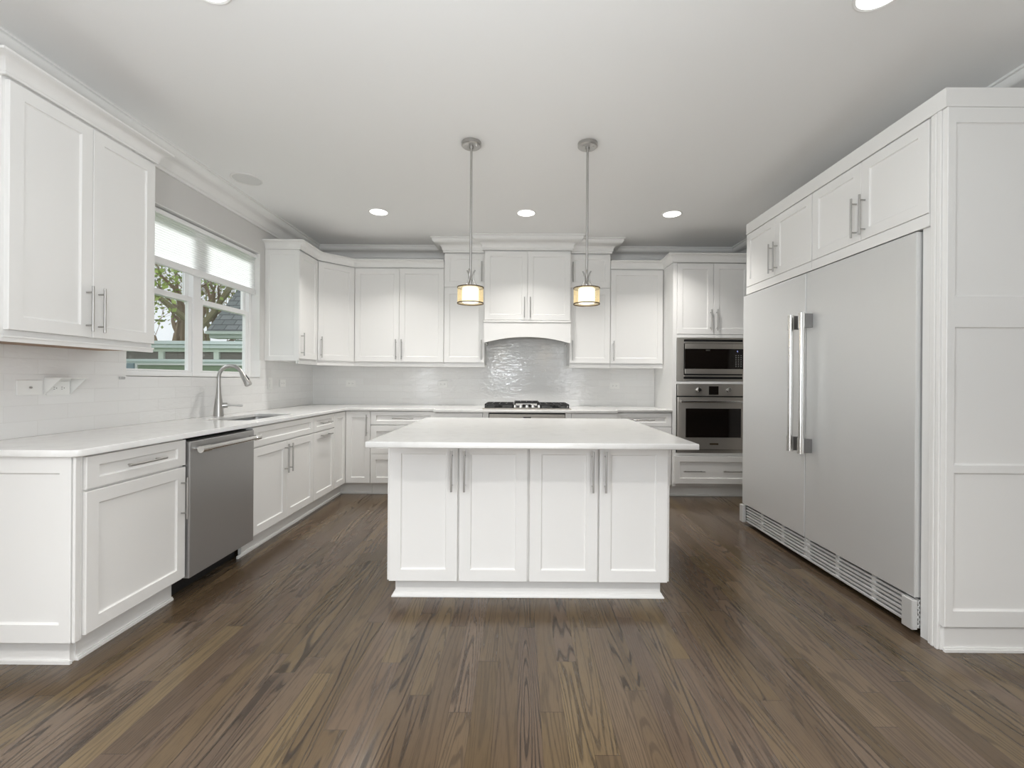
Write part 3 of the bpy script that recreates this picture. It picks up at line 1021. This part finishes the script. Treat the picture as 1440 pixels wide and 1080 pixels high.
for side, x0, x1 in (('r', 0.042, 0.42), ('l', 0.42, 0.798)):
    w, h = x1 - x0 - 2 * G, 2.424 - 1.692
    d = obj('door', shaker(w, h), M['cab'], r, (x0 + G, 0, 1.692))
    bar_handle(d, w - 0.03 if side == 'r' else 0.03, 0.145, True)
d = obj('drawer', shaker(0.80, 0.285), M['cab'], r, (0.02, -0.0185, 0.146))
for hx in (0.195, 0.605):
    bar_handle(d, hx, 0.132, False)

mw = thing('microwave', 'built-in stainless microwave with black glass door, above the wall oven', 'microwave', (TX + 0.043, BY, 1.2055))
obj('body', boxes((0.06, 0.695, -0.012, 0.45, 0.02, 0.43)), M['black'], mw)
obj('trim_kit', boxes((0.0, 0.072, -0.022, -0.012, 0.0, 0.448), (0.683, 0.754, -0.022, -0.012, 0.0, 0.448),
                      (0.072, 0.683, -0.022, -0.012, 0.431, 0.448), (0.072, 0.683, -0.022, -0.012, 0.0, 0.022),
                      (0.072, 0.683, -0.022, -0.012, 0.392, 0.408), (0.072, 0.683, -0.022, -0.012, 0.046, 0.062)), M['steelh'], mw, bevel=0.0015)
obj('vent', boxes((0.072, 0.683, -0.016, -0.0125, 0.408, 0.431)), M['dark'], mw)
obj('vent', boxes((0.072, 0.683, -0.016, -0.0125, 0.022, 0.046)), M['dark'], mw)
md = obj('door', boxes((0.076, 0.563, -0.04, -0.0125, 0.074, 0.388)), M['glassblack'], mw)
for z in ((0.333, 0.387), (0.075, 0.126)):
    obj('door_trim', boxes((0.076, 0.563, -0.046, -0.0405, *z)), M['steelh'], md, bevel=0.001)
obj('badge', boxes((0.292, 0.335, -0.0425, -0.0405, 0.314, 0.325)), M['nickel'], md)
mp_ = obj('control_panel', boxes((0.5645, 0.680, -0.04, -0.0125, 0.074, 0.388)), M['glassblack'], mw)
for z in ((0.333, 0.387), (0.075, 0.126)):
    obj('panel_trim', boxes((0.5645, 0.680, -0.046, -0.0405, *z)), M['steelh'], mp_, bevel=0.001)
def seven_seg(text, x, z, w, h, y):
    SEG = {'1': 'bc', '2': 'abged', '4': 'fgbc', '0': 'abcdef', '3': 'abgcd'}
    bm = bmesh.new()
    t = h * 0.13
    for ch in text:
        for s in SEG[ch]:
            a = {'a': (0, w, h - t, h), 'g': (0, w, h / 2 - t / 2, h / 2 + t / 2), 'd': (0, w, 0, t), 'b': (w - t, w, h / 2, h),
                 'c': (w - t, w, 0, h / 2), 'f': (0, t, h / 2, h), 'e': (0, t, 0, h / 2)}[s]
            box(bm, x + a[0], x + a[1], y, y + 0.0006, z + a[2], z + a[3])
        x += w * 1.5
    return bm
obj('clock_digits', seven_seg('4', 0.612, 0.298, 0.010, 0.018, -0.0412), M['display'], mp_)
bm = bmesh.new()
for i in range(3):
    for j in range(7):
        box(bm, 0.598 + i * 0.026, 0.608 + i * 0.026, -0.0411, -0.0405, 0.15 + j * 0.019, 0.1545 + j * 0.019)
obj('keypad', bm, M['grey'], mp_)

ov = thing('wall_oven', 'built-in stainless wall oven with two knobs and a dark window, below the microwave', 'oven', (TX + 0.043, BY, 0.4635))
obj('body', boxes((0.004, 0.750, -0.012, 0.55, 0.002, 0.71)), M['black'], ov)
cp = obj('control_panel', boxes((0.004, 0.750, -0.035, -0.0125, 0.590, 0.711)), M['steelh'], ov, bevel=0.002)
obj('display', boxes((0.327, 0.427, -0.0372, -0.0352, 0.603, 0.690)), M['glassblack'], cp)
for x in (0.222, 0.530):
    bm = bmesh.new()
    tube(bm, [(x, -0.0355, 0.654), (x, -0.046, 0.654), (x, -0.048, 0.654), (x, -0.066, 0.654)], [0.026, 0.026, 0.020, 0.018], 24)
    obj('knob', bm, M['chrome'], cp, smooth=True)
od = obj('door', boxes((0.004, 0.750, -0.045, -0.0125, 0.037, 0.577)), M['steelh'], ov, bevel=0.004)
obj('window', boxes((0.087, 0.655, -0.0475, -0.0455, 0.163, 0.461)), M['glassblack'], od)
bm = bmesh.new()
tube(bm, [(0.02, -0.095, 0.535), (0.735, -0.095, 0.535)], 0.013, 16)
for x in (0.034, 0.72):
    tube(bm, [(x, -0.095, 0.535), (x, -0.045, 0.535)], 0.011, 12)
obj('handle', bm, M['chrome'], od, smooth=True)
obj('badge', boxes((0.335, 0.425, -0.0468, -0.0455, 0.088, 0.104)), M['bronze'], od)
obj('vent', boxes((0.01, 0.744, -0.02, -0.0125, 0.002, 0.03)), M['steelh'], ov)

# ------------------------------------------------------------------ refrigerator wall
RX = 1.91
for (label, y0, w, nm) in (('white two-door cabinet over the far refrigerator column', 3.812, 0.855, 0),
                           ('white two-door cabinet over the near refrigerator column, beside the tall end panel', 2.956, 0.848, 1)):
    r = thing('refrigerator_top_cabinet', label, 'cabinet', (RX, y0, 1.93), -H)
    obj('body', boxes((0.0008, w - 0.0008, 0.0, 0.635, 0.0, 0.502)), M['cab'], r)
    obj('header_rail', boxes((0.0008, w - 0.0008, -0.018, -0.0005, 0.0, 0.058)), M['cab'], r)
    front(r, 'door', 0.003, w / 2, 0.060, 0.498, ('v', 'r', 0.195))
    front(r, 'door', w / 2, w - 0.003, 0.060, 0.498, ('v', 'l', 0.195))

ep = thing('refrigerator_end_panel', 'tall white three-panel end panel with baseboard at the right of the refrigerator', 'panel', (1.898, 2.106, 0))
obj('core', boxes((0.004, 0.65, -0.055, 0.0, 0.0, 2.4315)), M['cab'], ep)
obj('pilaster', boxes((-0.008, 0.0035, -0.054, -0.036, 0.0, 2.4315), (-0.008, 0.0035, -0.030, -0.016, 0.0, 2.4315), (-0.004, 0.0035, -0.036, -0.030, 0.0, 2.4315),
                      (-0.004, 0.0035, -0.016, 0.0, 0.0, 2.4315)), M['cab'], ep, bevel=0.0025)
z0 = 0.115
obj('face_panel', panel_bm(0.650, 2.3165, 0.026, [(0.036, 0.615, 1.588 - z0, 2.363 - z0), (0.036, 0.615, 0.835 - z0, 1.452 - z0), (0.036, 0.615, 0.186 - z0, 0.802 - z0)], 0.010, 0.008),
    M['cab'], ep, (0.0, -0.0555, z0))
obj('baseboard', boxes((0.012, 0.65, -0.066, -0.0555, 0, 0.1145), (0.006, 0.65, -0.078, -0.0665, 0, 0.012), (0.006, 0.65, -0.074, -0.0665, 0.012, 0.018)), M['trim'], ep)
obj('filler_strip', boxes((0.010, 0.04, 0.0005, 0.052, 0.0, 1.929)), M['cab'], ep)

def fridge(label, y0, handle_side):
    """origin at the far floor corner; local x runs towards the camera."""
    w = 0.842
    f = thing('refrigerator', label, 'refrigerator', (1.925, y0, 0), -H)
    obj('case', boxes((0.004, w - 0.004, 0.012, 0.60, 0.02, 1.92)), M['black'], f)
    d = obj('door', boxes((0.003, w - 0.003, -0.04, 0.010, 0.178, 1.922)), M['steel'], f, bevel=0.005)
    hx = 0.06 if handle_side == 'l' else w - 0.055
    bm = bmesh.new()
    yy = -0.105
    tube(bm, [(hx, yy, 0.74), (hx, yy, 0.84)], 0.0205, 22)
    tube(bm, [(hx, yy, 0.84), (hx, yy, 1.55)], 0.0160, 22)
    tube(bm, [(hx, yy, 1.55), (hx, yy, 1.65)], 0.0205, 22)
    h = obj('handle', bm, M['chrome'], d, smooth=True)
    for z in (0.745, 1.555):
        obj('bracket', boxes((hx - 0.013, hx + 0.013, yy + 0.015, -0.041, z, z + 0.09)), M['darksteel'], h)
    g = boxes((0.0, w, 0.0, 0.01, 0.032, 0.172))
    obj('grille_back', g, M['black'], f)
    bm = bmesh.new()
    xs = [0.0, 0.06, 0.30, 0.33, 0.57, 0.60, w - 0.06, w]
    for k in range(6):
        z = 0.036 + k * 0.0225
        box(bm, 0.0, w, -0.030 + 0.004 * (k % 2), -0.0005, z, z + 0.0135)
    for x in (0.0, 0.27, 0.55, w - 0.03):
        box(bm, x, x + 0.03, -0.022, -0.0005, 0.034, 0.170)
    obj('grille', bm, M['steel'], f, bevel=0.002)
    ex = (-0.002, 0.055) if handle_side == 'r' else (w - 0.055, w + 0.006)
    obj('corner_cap', boxes((ex[0], ex[1], -0.060, -0.032, 0.03, 0.172)), M['steel'], f, bevel=0.004)
    obj('foot', boxes((0.10, 0.14, 0.05, 0.09, 0.0, 0.02), (w - 0.14, w - 0.10, 0.05, 0.09, 0, 0.02)), M['black'], f)
    return f
fridge('far stainless steel refrigerator column, next to the oven cabinet', 3.848, 'r')
fridge('near stainless steel refrigerator column, next to the white end panel', 3.004, 'l')

# ------------------------------------------------------------------ island
IX0, IX1, IY = -0.7134, 0.8175, 2.475
isl = thing('kitchen_island', 'white kitchen island with four tall shaker doors in the middle of the floor', 'island', (IX0, IY, 0))
IW = IX1 - IX0
obj('body', boxes((0.0, IW, 0.0, 1.02, 0.112, 0.8755)), M['cab'], isl)
obj('toe_kick', boxes((0.03, IW - 0.03, 0.055, 0.98, 0, 0.1115)), M['trim'], isl)
bm = sweep([(0.03, 0.98), (0.03, 0.055), (IW - 0.03, 0.055), (IW - 0.03, 0.98)], [(0, 0), (0.018, 0), (0.018, 0.006), (0.011, 0.013), (0.008, 0.022), (0, 0.026)], 0, -1)
obj('shoe_molding', bm, M['trim'], isl)
s4 = [(0.012, 0.383, 'r'), (0.389, 0.760, 'l'), (0.770, 1.140, 'r'), (1.146, 1.518, 'l')]
for x0, x1, sd in s4:
    front(isl, 'door', x0, x1, 0.112, 0.866, ('v', sd, 0.713), 0.062)
tag(obj('countertop', poly_slab([(-0.728, 2.150), (0.850, 2.150), (0.850, 3.575), (-0.728, 3.575)], [], 0.8765, 0.905, 0.004), M['quartz']),
    'white quartz island countertop overhanging the four island doors', 'countertop')

# ------------------------------------------------------------------ pendants
def pendant(label, x, y):
    p = thing('pendant_light', label, 'pendant light', (x, y, 1.70), 0, 'pendant lights over the island')
    zc = ZC - 1.70
    bm = lathe(bmesh.new(), [(0, zc - 0.001), (0.064, zc - 0.001), (0.064, zc - 0.022), (0.058, zc - 0.027), (0.014, zc - 0.028), (0.014, zc - 0.044), (0, zc - 0.044)], 36)
    ca = obj('canopy', bm, M['nickel'], p, smooth=True)
    bm = bmesh.new()
    for sx, sy in ((0.035, -0.02), (-0.030, -0.028)):
        lathe(bm, [(0, zc - 0.0275), (0.005, zc - 0.0275), (0.005, zc - 0.032), (0, zc - 0.033)], 10, sx, sy)
    obj('screw', bm, M['chrome'], ca)
    bm = bmesh.new()
    tube(bm, [(0, 0, 0.13), (0, 0, zc - 0.044)], 0.0076, 14)
    obj('rod', bm, M['nickel'], p, smooth=True)
    for k in range(3):
        a = math.radians(20) + k * 2 * PI / 3
        dx, dy = math.cos(a), math.sin(a)
        prof = [(0.082, 0.109), (0.060, 0.111), (0.040, 0.119), (0.025, 0.135), (0.0165, 0.156), (0.0150, 0.178), (0.021, 0.200), (0.031, 0.216)]
        bm = bmesh.new()
        tube(bm, [(q[0] * dx, q[0] * dy, q[1]) for q in prof], [0.004, 0.0045, 0.005, 0.0055, 0.006, 0.006, 0.0055, 0.005], 10)
        obj('arm', bm, M['nickel'], p, smooth=True)
    bm = lathe(bmesh.new(), [(0.082, 0.0), (0.0845, 0.0), (0.0845, 0.100), (0.082, 0.100)], 48, close=True)
    sh = obj('lamp_shade', bm, M['organza'], p, smooth=True)
    for z in (-0.004, 0.098):
        bm = lathe(bmesh.new(), [(0.0815, z), (0.0865, z), (0.0865, z + 0.006), (0.0815, z + 0.006)], 48, close=True)
        obj('rim', bm, M['bronze'], sh, smooth=True)
    bm = lathe(bmesh.new(), [(0, 0.004), (0.050, 0.004), (0.054, 0.010), (0.054, 0.094), (0.048, 0.102), (0, 0.103)], 40)
    obj('diffuser', bm, M['bulbwarm'], p, smooth=True)
    bm = lathe(bmesh.new(), [(0, 0.1035), (0.012, 0.1035), (0.012, 0.150), (0.007, 0.156), (0, 0.156)], 20)
    obj('socket', bm, M['nickel'], p, smooth=True)
    d = bpy.data.lights.new('pendant_lamp', 'POINT')
    d.energy, d.color, d.shadow_soft_size = 1.2, (1.0, 0.80, 0.52), 0.09
    o = bpy.data.objects.new('pendant_lamp', d)
    C.objects.link(o)
    o.parent = p
    o.location = (0, 0, -0.10)
pendant('pendant light with amber drum shade on a rod, left of the pair over the island', -0.325, 2.957)
pendant('pendant light with amber drum shade on a rod, right of the pair over the island', 0.430, 2.957)

# ------------------------------------------------------------------ ceiling fixtures
def downlight(label, x, y, power):
    d = thing('recessed_light', label, 'ceiling light', (x, y, ZC), 0, 'recessed ceiling lights')
    bm = lathe(bmesh.new(), [(0.078, -0.0005), (0.092, -0.0005), (0.092, -0.004), (0.086, -0.007), (0.078, -0.004)], 44, close=True)
    obj('trim_ring', bm, M['trim'], d, smooth=True)
    bm = lathe(bmesh.new(), [(0, -0.001), (0.0775, -0.001), (0.0775, -0.0035), (0, -0.0035)], 44)
    obj('lens', bm, M['lamp'], d)
    li = bpy.data.lights.new('downlight_lamp', 'AREA')
    li.shape = 'DISK'
    li.size, li.energy, li.color, li.spread = 0.15, power, (1.0, 0.97, 0.93), math.radians(113)
    o = bpy.data.objects.new('downlight_lamp', li)
    C.objects.link(o)
    o.parent = d
    o.location = (0, 0, -0.009)
downlight('round recessed ceiling light, left of the three in front of the range hood', -1.31, 4.19, 10.5)
downlight('round recessed ceiling light, middle of the three in front of the range hood', 0.048, 4.19, 10.5)
downlight('round recessed ceiling light, right of the three in front of the range hood', 1.39, 4.19, 10.5)
downlight('round recessed ceiling light cut by the top edge of the photo on the left', -1.245, 1.785, 1.0)
downlight('round recessed ceiling light cut by the top edge of the photo on the right', 1.415, 1.80, 0.4)

sp = thing('ceiling_speaker', 'round flat white speaker grille in the ceiling near the window', 'speaker', (-2.12, 3.517, ZC))
obj('bezel', lathe(bmesh.new(), [(0.100, -0.0005), (0.113, -0.0005), (0.113, -0.005), (0.108, -0.008), (0.100, -0.007)], 48, close=True), M['trim'], sp, smooth=True)
obj('grille_cover', lathe(bmesh.new(), [(0, -0.0005), (0.0995, -0.0005), (0.0995, -0.004), (0.07, -0.006), (0, -0.007)], 48), M['grillewhite'], sp, smooth=True)

# ------------------------------------------------------------------ window shade
bl = thing('window_shade', 'white cellular shade pulled half down in the kitchen window', 'window shade', (XL - 0.045, WY0 + 0.01, 1.978))
bw = WY1 - WY0 - 0.02
zt = WZ1 - 0.008 - 1.978
obj('head_rail', boxes((-0.022, 0.022, 0.0, bw, zt - 0.042, zt - 0.012)), M['vinyl'], bl, bevel=0.004)
bm = bmesh.new()
npl = 17
zs_ = [0.05 + (zt - 0.093) * k / (npl * 2) for k in range(npl * 2 + 1)]
for side in (1,):
    rows = [[bm.verts.new((side * (0.003 + (0.0035 if k % 2 else 0.0)), y, z)) for y in (0.002, bw - 0.002)] for k, z in enumerate(zs_)]
    for a, b in zip(rows, rows[1:]):
        bm.faces.new((a[0], a[1], b[1], b[0]))
obj('pleated_fabric', bm, M['blind'], bl)
obj('bottom_rail', boxes((-0.016, 0.016, 0.0, bw, 0.0, 0.049)), M['vinyl'], bl, bevel=0.005)

# ------------------------------------------------------------------ outlets and small wall things
def plate(name, label, cat, loc, rotz, kind, vertical=False, group=None):
    p = thing(name, label, cat, loc, rotz, group)
    w, h = (0.074, 0.116) if vertical else (0.118, 0.074)
    obj('face_plate', boxes((-w / 2, w / 2, -0.006, 0.0, -h / 2, h / 2)), M['plastic'], p, bevel=0.002)
    if kind == 'outlet':
        for s in (-1, 1):
            c = (0, s * 0.02) if vertical else (s * 0.02, 0)
            bm = boxes((c[0] - 0.014, c[0] + 0.014, -0.0075, -0.0062, c[1] - 0.014, c[1] + 0.014))
            rc = obj('receptacle', bm, M['plastic'], p)
            bm = bmesh.new()
            for dx, dz in ((-0.005, 0.005), (-0.005, -0.005)):
                box(bm, c[0] + dx - 0.0038, c[0] + dx + 0.0038, -0.0079, -0.0076, c[1] + dz - 0.001, c[1] + dz + 0.001)
            box(bm, c[0] + 0.005, c[0] + 0.009, -0.0079, -0.0076, c[1] - 0.002, c[1] + 0.002)
            obj('slots', bm, M['dark'], rc)
    elif kind == 'jack':
        bm = bmesh.new()
        tube(bm, [(0, -0.0062, 0), (0, -0.014, 0)], 0.005, 12)
        obj('jack', bm, M['nickel'], p, smooth=True)
    else:
        for s in (-1, 1):
            obj('rocker', boxes((-0.016, 0.016, -0.010, -0.0062, s * 0.02 - 0.016, s * 0.02 + 0.016)), M['plastic'], p, bevel=0.002)
    return p
TXL = XL + 0.0085
plate('cable_jack', 'white wall plate with one small round jack, under the left wall cabinet', 'wall plate', (TXL, 2.245, 1.148), H, 'jack')
p = plate('outlet_shelf', 'white outlet with a small shelf above it on the left tile wall', 'outlet', (TXL, 2.385, 1.143), H, 'outlet')
obj('shelf', boxes((-0.070, 0.070, -0.095, 0.0, 0.050, 0.055), (-0.070, 0.070, -0.004, -0.0005, 0.038, 0.050)), M['plastic'], p, bevel=0.001)
for x in (-0.070, 0.066):
    bm = bmesh.new()
    vs = [[bm.verts.new((xx, y, z)) for y, z in ((-0.0005, 0.0495), (-0.085, 0.0495), (-0.0005, -0.035))] for xx in (x, x + 0.004)]
    bm.faces.new(vs[0])
    bm.faces.new(vs[1])
    for k in range(3):
        bm.faces.new((vs[0][k], vs[0][(k + 1) % 3], vs[1][(k + 1) % 3], vs[1][k]))
    obj('bracket', bm, M['plastic'], p)
plate('light_switch', 'white upright double switch plate on the tile right of the window', 'switch', (TXL, 4.41, 1.155), H, 'switch', True)
plate('outlet', 'white horizontal outlet on the window wall next to the inner tile corner', 'outlet', (TXL, 4.64, 1.155), H, 'outlet')
YT = YB - 0.0085
plate('outlet', 'white horizontal outlet on the back tile below the two-door wall cabinet left part', 'outlet', (-1.977, YT, 1.15), 0, 'outlet')
plate('outlet', 'white horizontal outlet on the back wall tile just left of the cooktop', 'outlet', (-0.90, YT, 1.15), 0, 'outlet')
plate('outlet', 'white horizontal outlet on the back wall tile right of the cooktop', 'outlet', (1.11, YT, 1.145), 0, 'outlet')
tag(obj('wall_clip', boxes((0, 0.010, -0.018, 0.018, -0.008, 0.008)), M['grey'], None, (TXL, 2.765, 1.198), bevel=0.002),
    'small grey clip on the tile below the left corner of the window', 'clip')

# ------------------------------------------------------------------ outside the kitchen window
M['lawn'] = mat('lawn', (0.10, 0.17, 0.05), 0.9)
M['mint'] = mat('pale_green_paint', (0.62, 0.70, 0.62), 0.6)
M['mintblue'] = mat('pale_blue_paint', (0.64, 0.72, 0.72), 0.6)
M['bark'] = mat('bark', (0.30, 0.21, 0.13), 0.9)
M['bark2'] = mat('mossy_bark', (0.30, 0.27, 0.14), 0.9)
M['leaf'] = mat('spring_leaves', (0.42, 0.55, 0.12), 0.6)
M['porchglass'] = mat('dim_porch_screen', (0.13, 0.12, 0.10), 0.5)
M['greenglass'] = mat('green_glass', (0.20, 0.27, 0.17), 0.35)
def shingles():
    m = mat('grey_shingles', (0.2, 0.22, 0.22), 0.9)
    tc = N(m, 'ShaderNodeTexCoord')
    br = N(m, 'ShaderNodeTexBrick')
    br.inputs['Scale'].default_value = 1
    br.inputs['Brick Width'].default_value = 0.3
    br.inputs['Row Height'].default_value = 0.14
    br.inputs['Mortar Size'].default_value = 0.012
    br.inputs['Color1'].default_value = (0.17, 0.19, 0.19, 1)
    br.inputs['Color2'].default_value = (0.24, 0.26, 0.26, 1)
    br.inputs['Mortar'].default_value = (0.08, 0.09, 0.09, 1)
    sx = N(m, 'ShaderNodeSeparateXYZ')
    cx = N(m, 'ShaderNodeCombineXYZ')
    L(m, tc.outputs['Object'], sx.inputs[0])
    L(m, sx.outputs['X'], cx.inputs[0])
    L(m, sx.outputs['Z'], cx.inputs[1])
    L(m, cx.outputs[0], br.inputs['Vector'])
    L(m, br.outputs['Color'], BS(m).inputs['Base Color'])
    return m
M['shingle'] = shingles()
struct(obj('ground', boxes((-40, XL - 0.2, -10, 45, -0.4, -0.3)), M['lawn']))

PY = 9.0
po = thing('porch', 'low pale green neighbouring porch seen through the lower window panes', 'porch', (-10.5, PY, -0.3))
obj('wall', boxes((0, 6.5, 0.0, 0.1, 0, 0.5)), M['mint'], po)
obj('fascia', boxes((0, 5.3, -0.12, 0.1, 2.09, 2.155), (0, 6.2, -0.16, 0.12, 2.16, 2.225)), M['mintblue'], po)
obj('rail', boxes((0, 6.5, -0.06, 0.1, 1.82, 1.87), (0, 6.5, -0.03, 0.1, 1.7855, 1.82)), M['mintblue'], po)
obj('beam', boxes((0, 6.5, -0.04, 0.1, 2.02, 2.09)), M['mint'], po)
for i in range(7):
    x = 0.10 + i * 1.09
    obj('post', boxes((x, x + 0.10, -0.03, 0.1, 1.875, 2.02)), M['mint'], po)
    obj('panel', boxes((x + 0.10, x + 1.09, 0.02, 0.06, 1.875, 2.02)), M['porchglass'], po)
for i, (a, b) in enumerate(((0.0, 2.70), (2.90, 6.4))):
    obj('window_frame', boxes((a, b, -0.02, 0.06, 1.755, 1.785), (a, a + 0.04, -0.02, 0.06, 0.5, 1.755), (b - 0.04, b, -0.02, 0.06, 0.5, 1.755)), M['vinyl'], po)
    obj('glazing', boxes((a + 0.04, b - 0.04, 0.01, 0.05, 0.5, 1.755)), M['greenglass'], po)
obj('post', boxes((2.705, 2.895, -0.05, 0.1, 0.5, 1.785)), mat('slate_blue_paint', (0.22, 0.30, 0.34), 0.6), po)

hs = thing('house', 'neighbouring house corner with grey shingle roof seen through the right window', 'house', (-7.4, 11.0, -0.3))
obj('wall', boxes((0.35, 7, 0.25, 5.6, 0, 2.46)), M['mint'], hs)
obj('eave', boxes((-0.08, 7.3, -0.05, 0.25, 2.47, 2.56), (-0.12, 7.3, -0.14, 0.2, 2.56, 2.63)), M['mint'], hs)
bm = bmesh.new()
pr = [(-0.12, 2.64), (2.95, 5.75), (6.0, 2.64)]
v = [bm.verts.new((x, y, z)) for x in (-0.1, 7.3) for y, z in pr]
for f in ((0, 3, 4, 1), (1, 4, 5, 2), (0, 2, 5, 3), (0, 1, 2), (3, 5, 4)):
    bm.faces.new([v[i] for i in f])
obj('roof', bm, M['shingle'], hs)

def tree(label, base, seed, lean, height, r0, leafy, bark, forks, depth_max=6, spread=1.0, leaf_sd=0.28):
    rnd = random.Random(seed)
    t = thing('tree', label, 'tree', base)
    bm = bmesh.new()
    tips = []
    def grow(p, d, r, ln, depth):
        pts, rad = [p], [r]
        q, dd = p.copy(), d.copy()
        k = 5 if depth < 4 else 3
        for i in range(k):
            dd = (dd + Vector((rnd.uniform(-1, 1), rnd.uniform(-1, 1), rnd.uniform(-0.4, 0.7))) * 0.16).normalized()
            q = q + dd * ln / k
            pts.append(q.copy())
            rad.append(r * (1 - 0.42 * (i + 1) / k))
        tube(bm, pts, rad, 8 if depth < 2 else (5 if depth < 4 else 3), cap=depth < 2)
        if depth >= depth_max:
            tips.append(q)
            return
        nb = forks if depth == 0 else rnd.choice((2, 3, 3, 4))
        for i in range(nb):
            a = rnd.uniform(0, 2 * PI)
            sp_ = rnd.uniform(0.35, 0.95) * spread
            side = dd.orthogonal().normalized()
            side.rotate(Matrix.Rotation(a, 3, dd))
            nd = (dd + side * sp_).normalized()
            grow(pts[-1] if i < 2 else pts[rnd.choice((2, 3))], nd, max(0.005, rad[-1] * rnd.uniform(0.5, 0.85)), ln * rnd.uniform(0.58, 0.82), depth + 1)
    grow(Vector((0, 0, 0)), Vector(lean).normalized(), r0, height, 0)
    obj('trunk', bm, bark, t, smooth=True)
    bm = bmesh.new()
    for p in tips:
        for i in range(leafy):
            c = p + Vector((rnd.gauss(0, 1), rnd.gauss(0, 1), rnd.gauss(0, 1))) * leaf_sd
            s = rnd.uniform(0.025, 0.06)
            u = Vector((rnd.uniform(-1, 1), rnd.uniform(-1, 1), rnd.uniform(-1, 1))).normalized()
            w = u.orthogonal().normalized() * s
            u = u * s * 1.5
            bm.faces.new([bm.verts.new(c + x) for x in (-u, w, u, -w)])
    f = obj('foliage', bm, M['leaf'], t)
    f['kind'] = 'stuff'
tree('large forked tree trunk behind the porch in the left window', (-10.75, 14.0, -0.3), 5, (0.0, 0, 1), 2.6, 0.40, 1, M['bark'], 4)
tree('mossy leaning tree behind the porch, left side of the right window', (-9.45, 13.7, -0.3), 11, (0.0, 0, 1), 3.0, 0.20, 1, M['bark2'], 4)
tree('small tree full of fresh leaves in the top of the left window', (-9.25, 11.6, -0.3), 23, (-0.04, 0, 1), 2.6, 0.07, 8, M['bark'], 4, 4, 0.8, 0.22)
tree('bare twiggy tree beyond the shingle roof', (-9.6, 18.0, -0.3), 31, (0.05, 0, 1), 3.0, 0.24, 1, M['bark2'], 5)
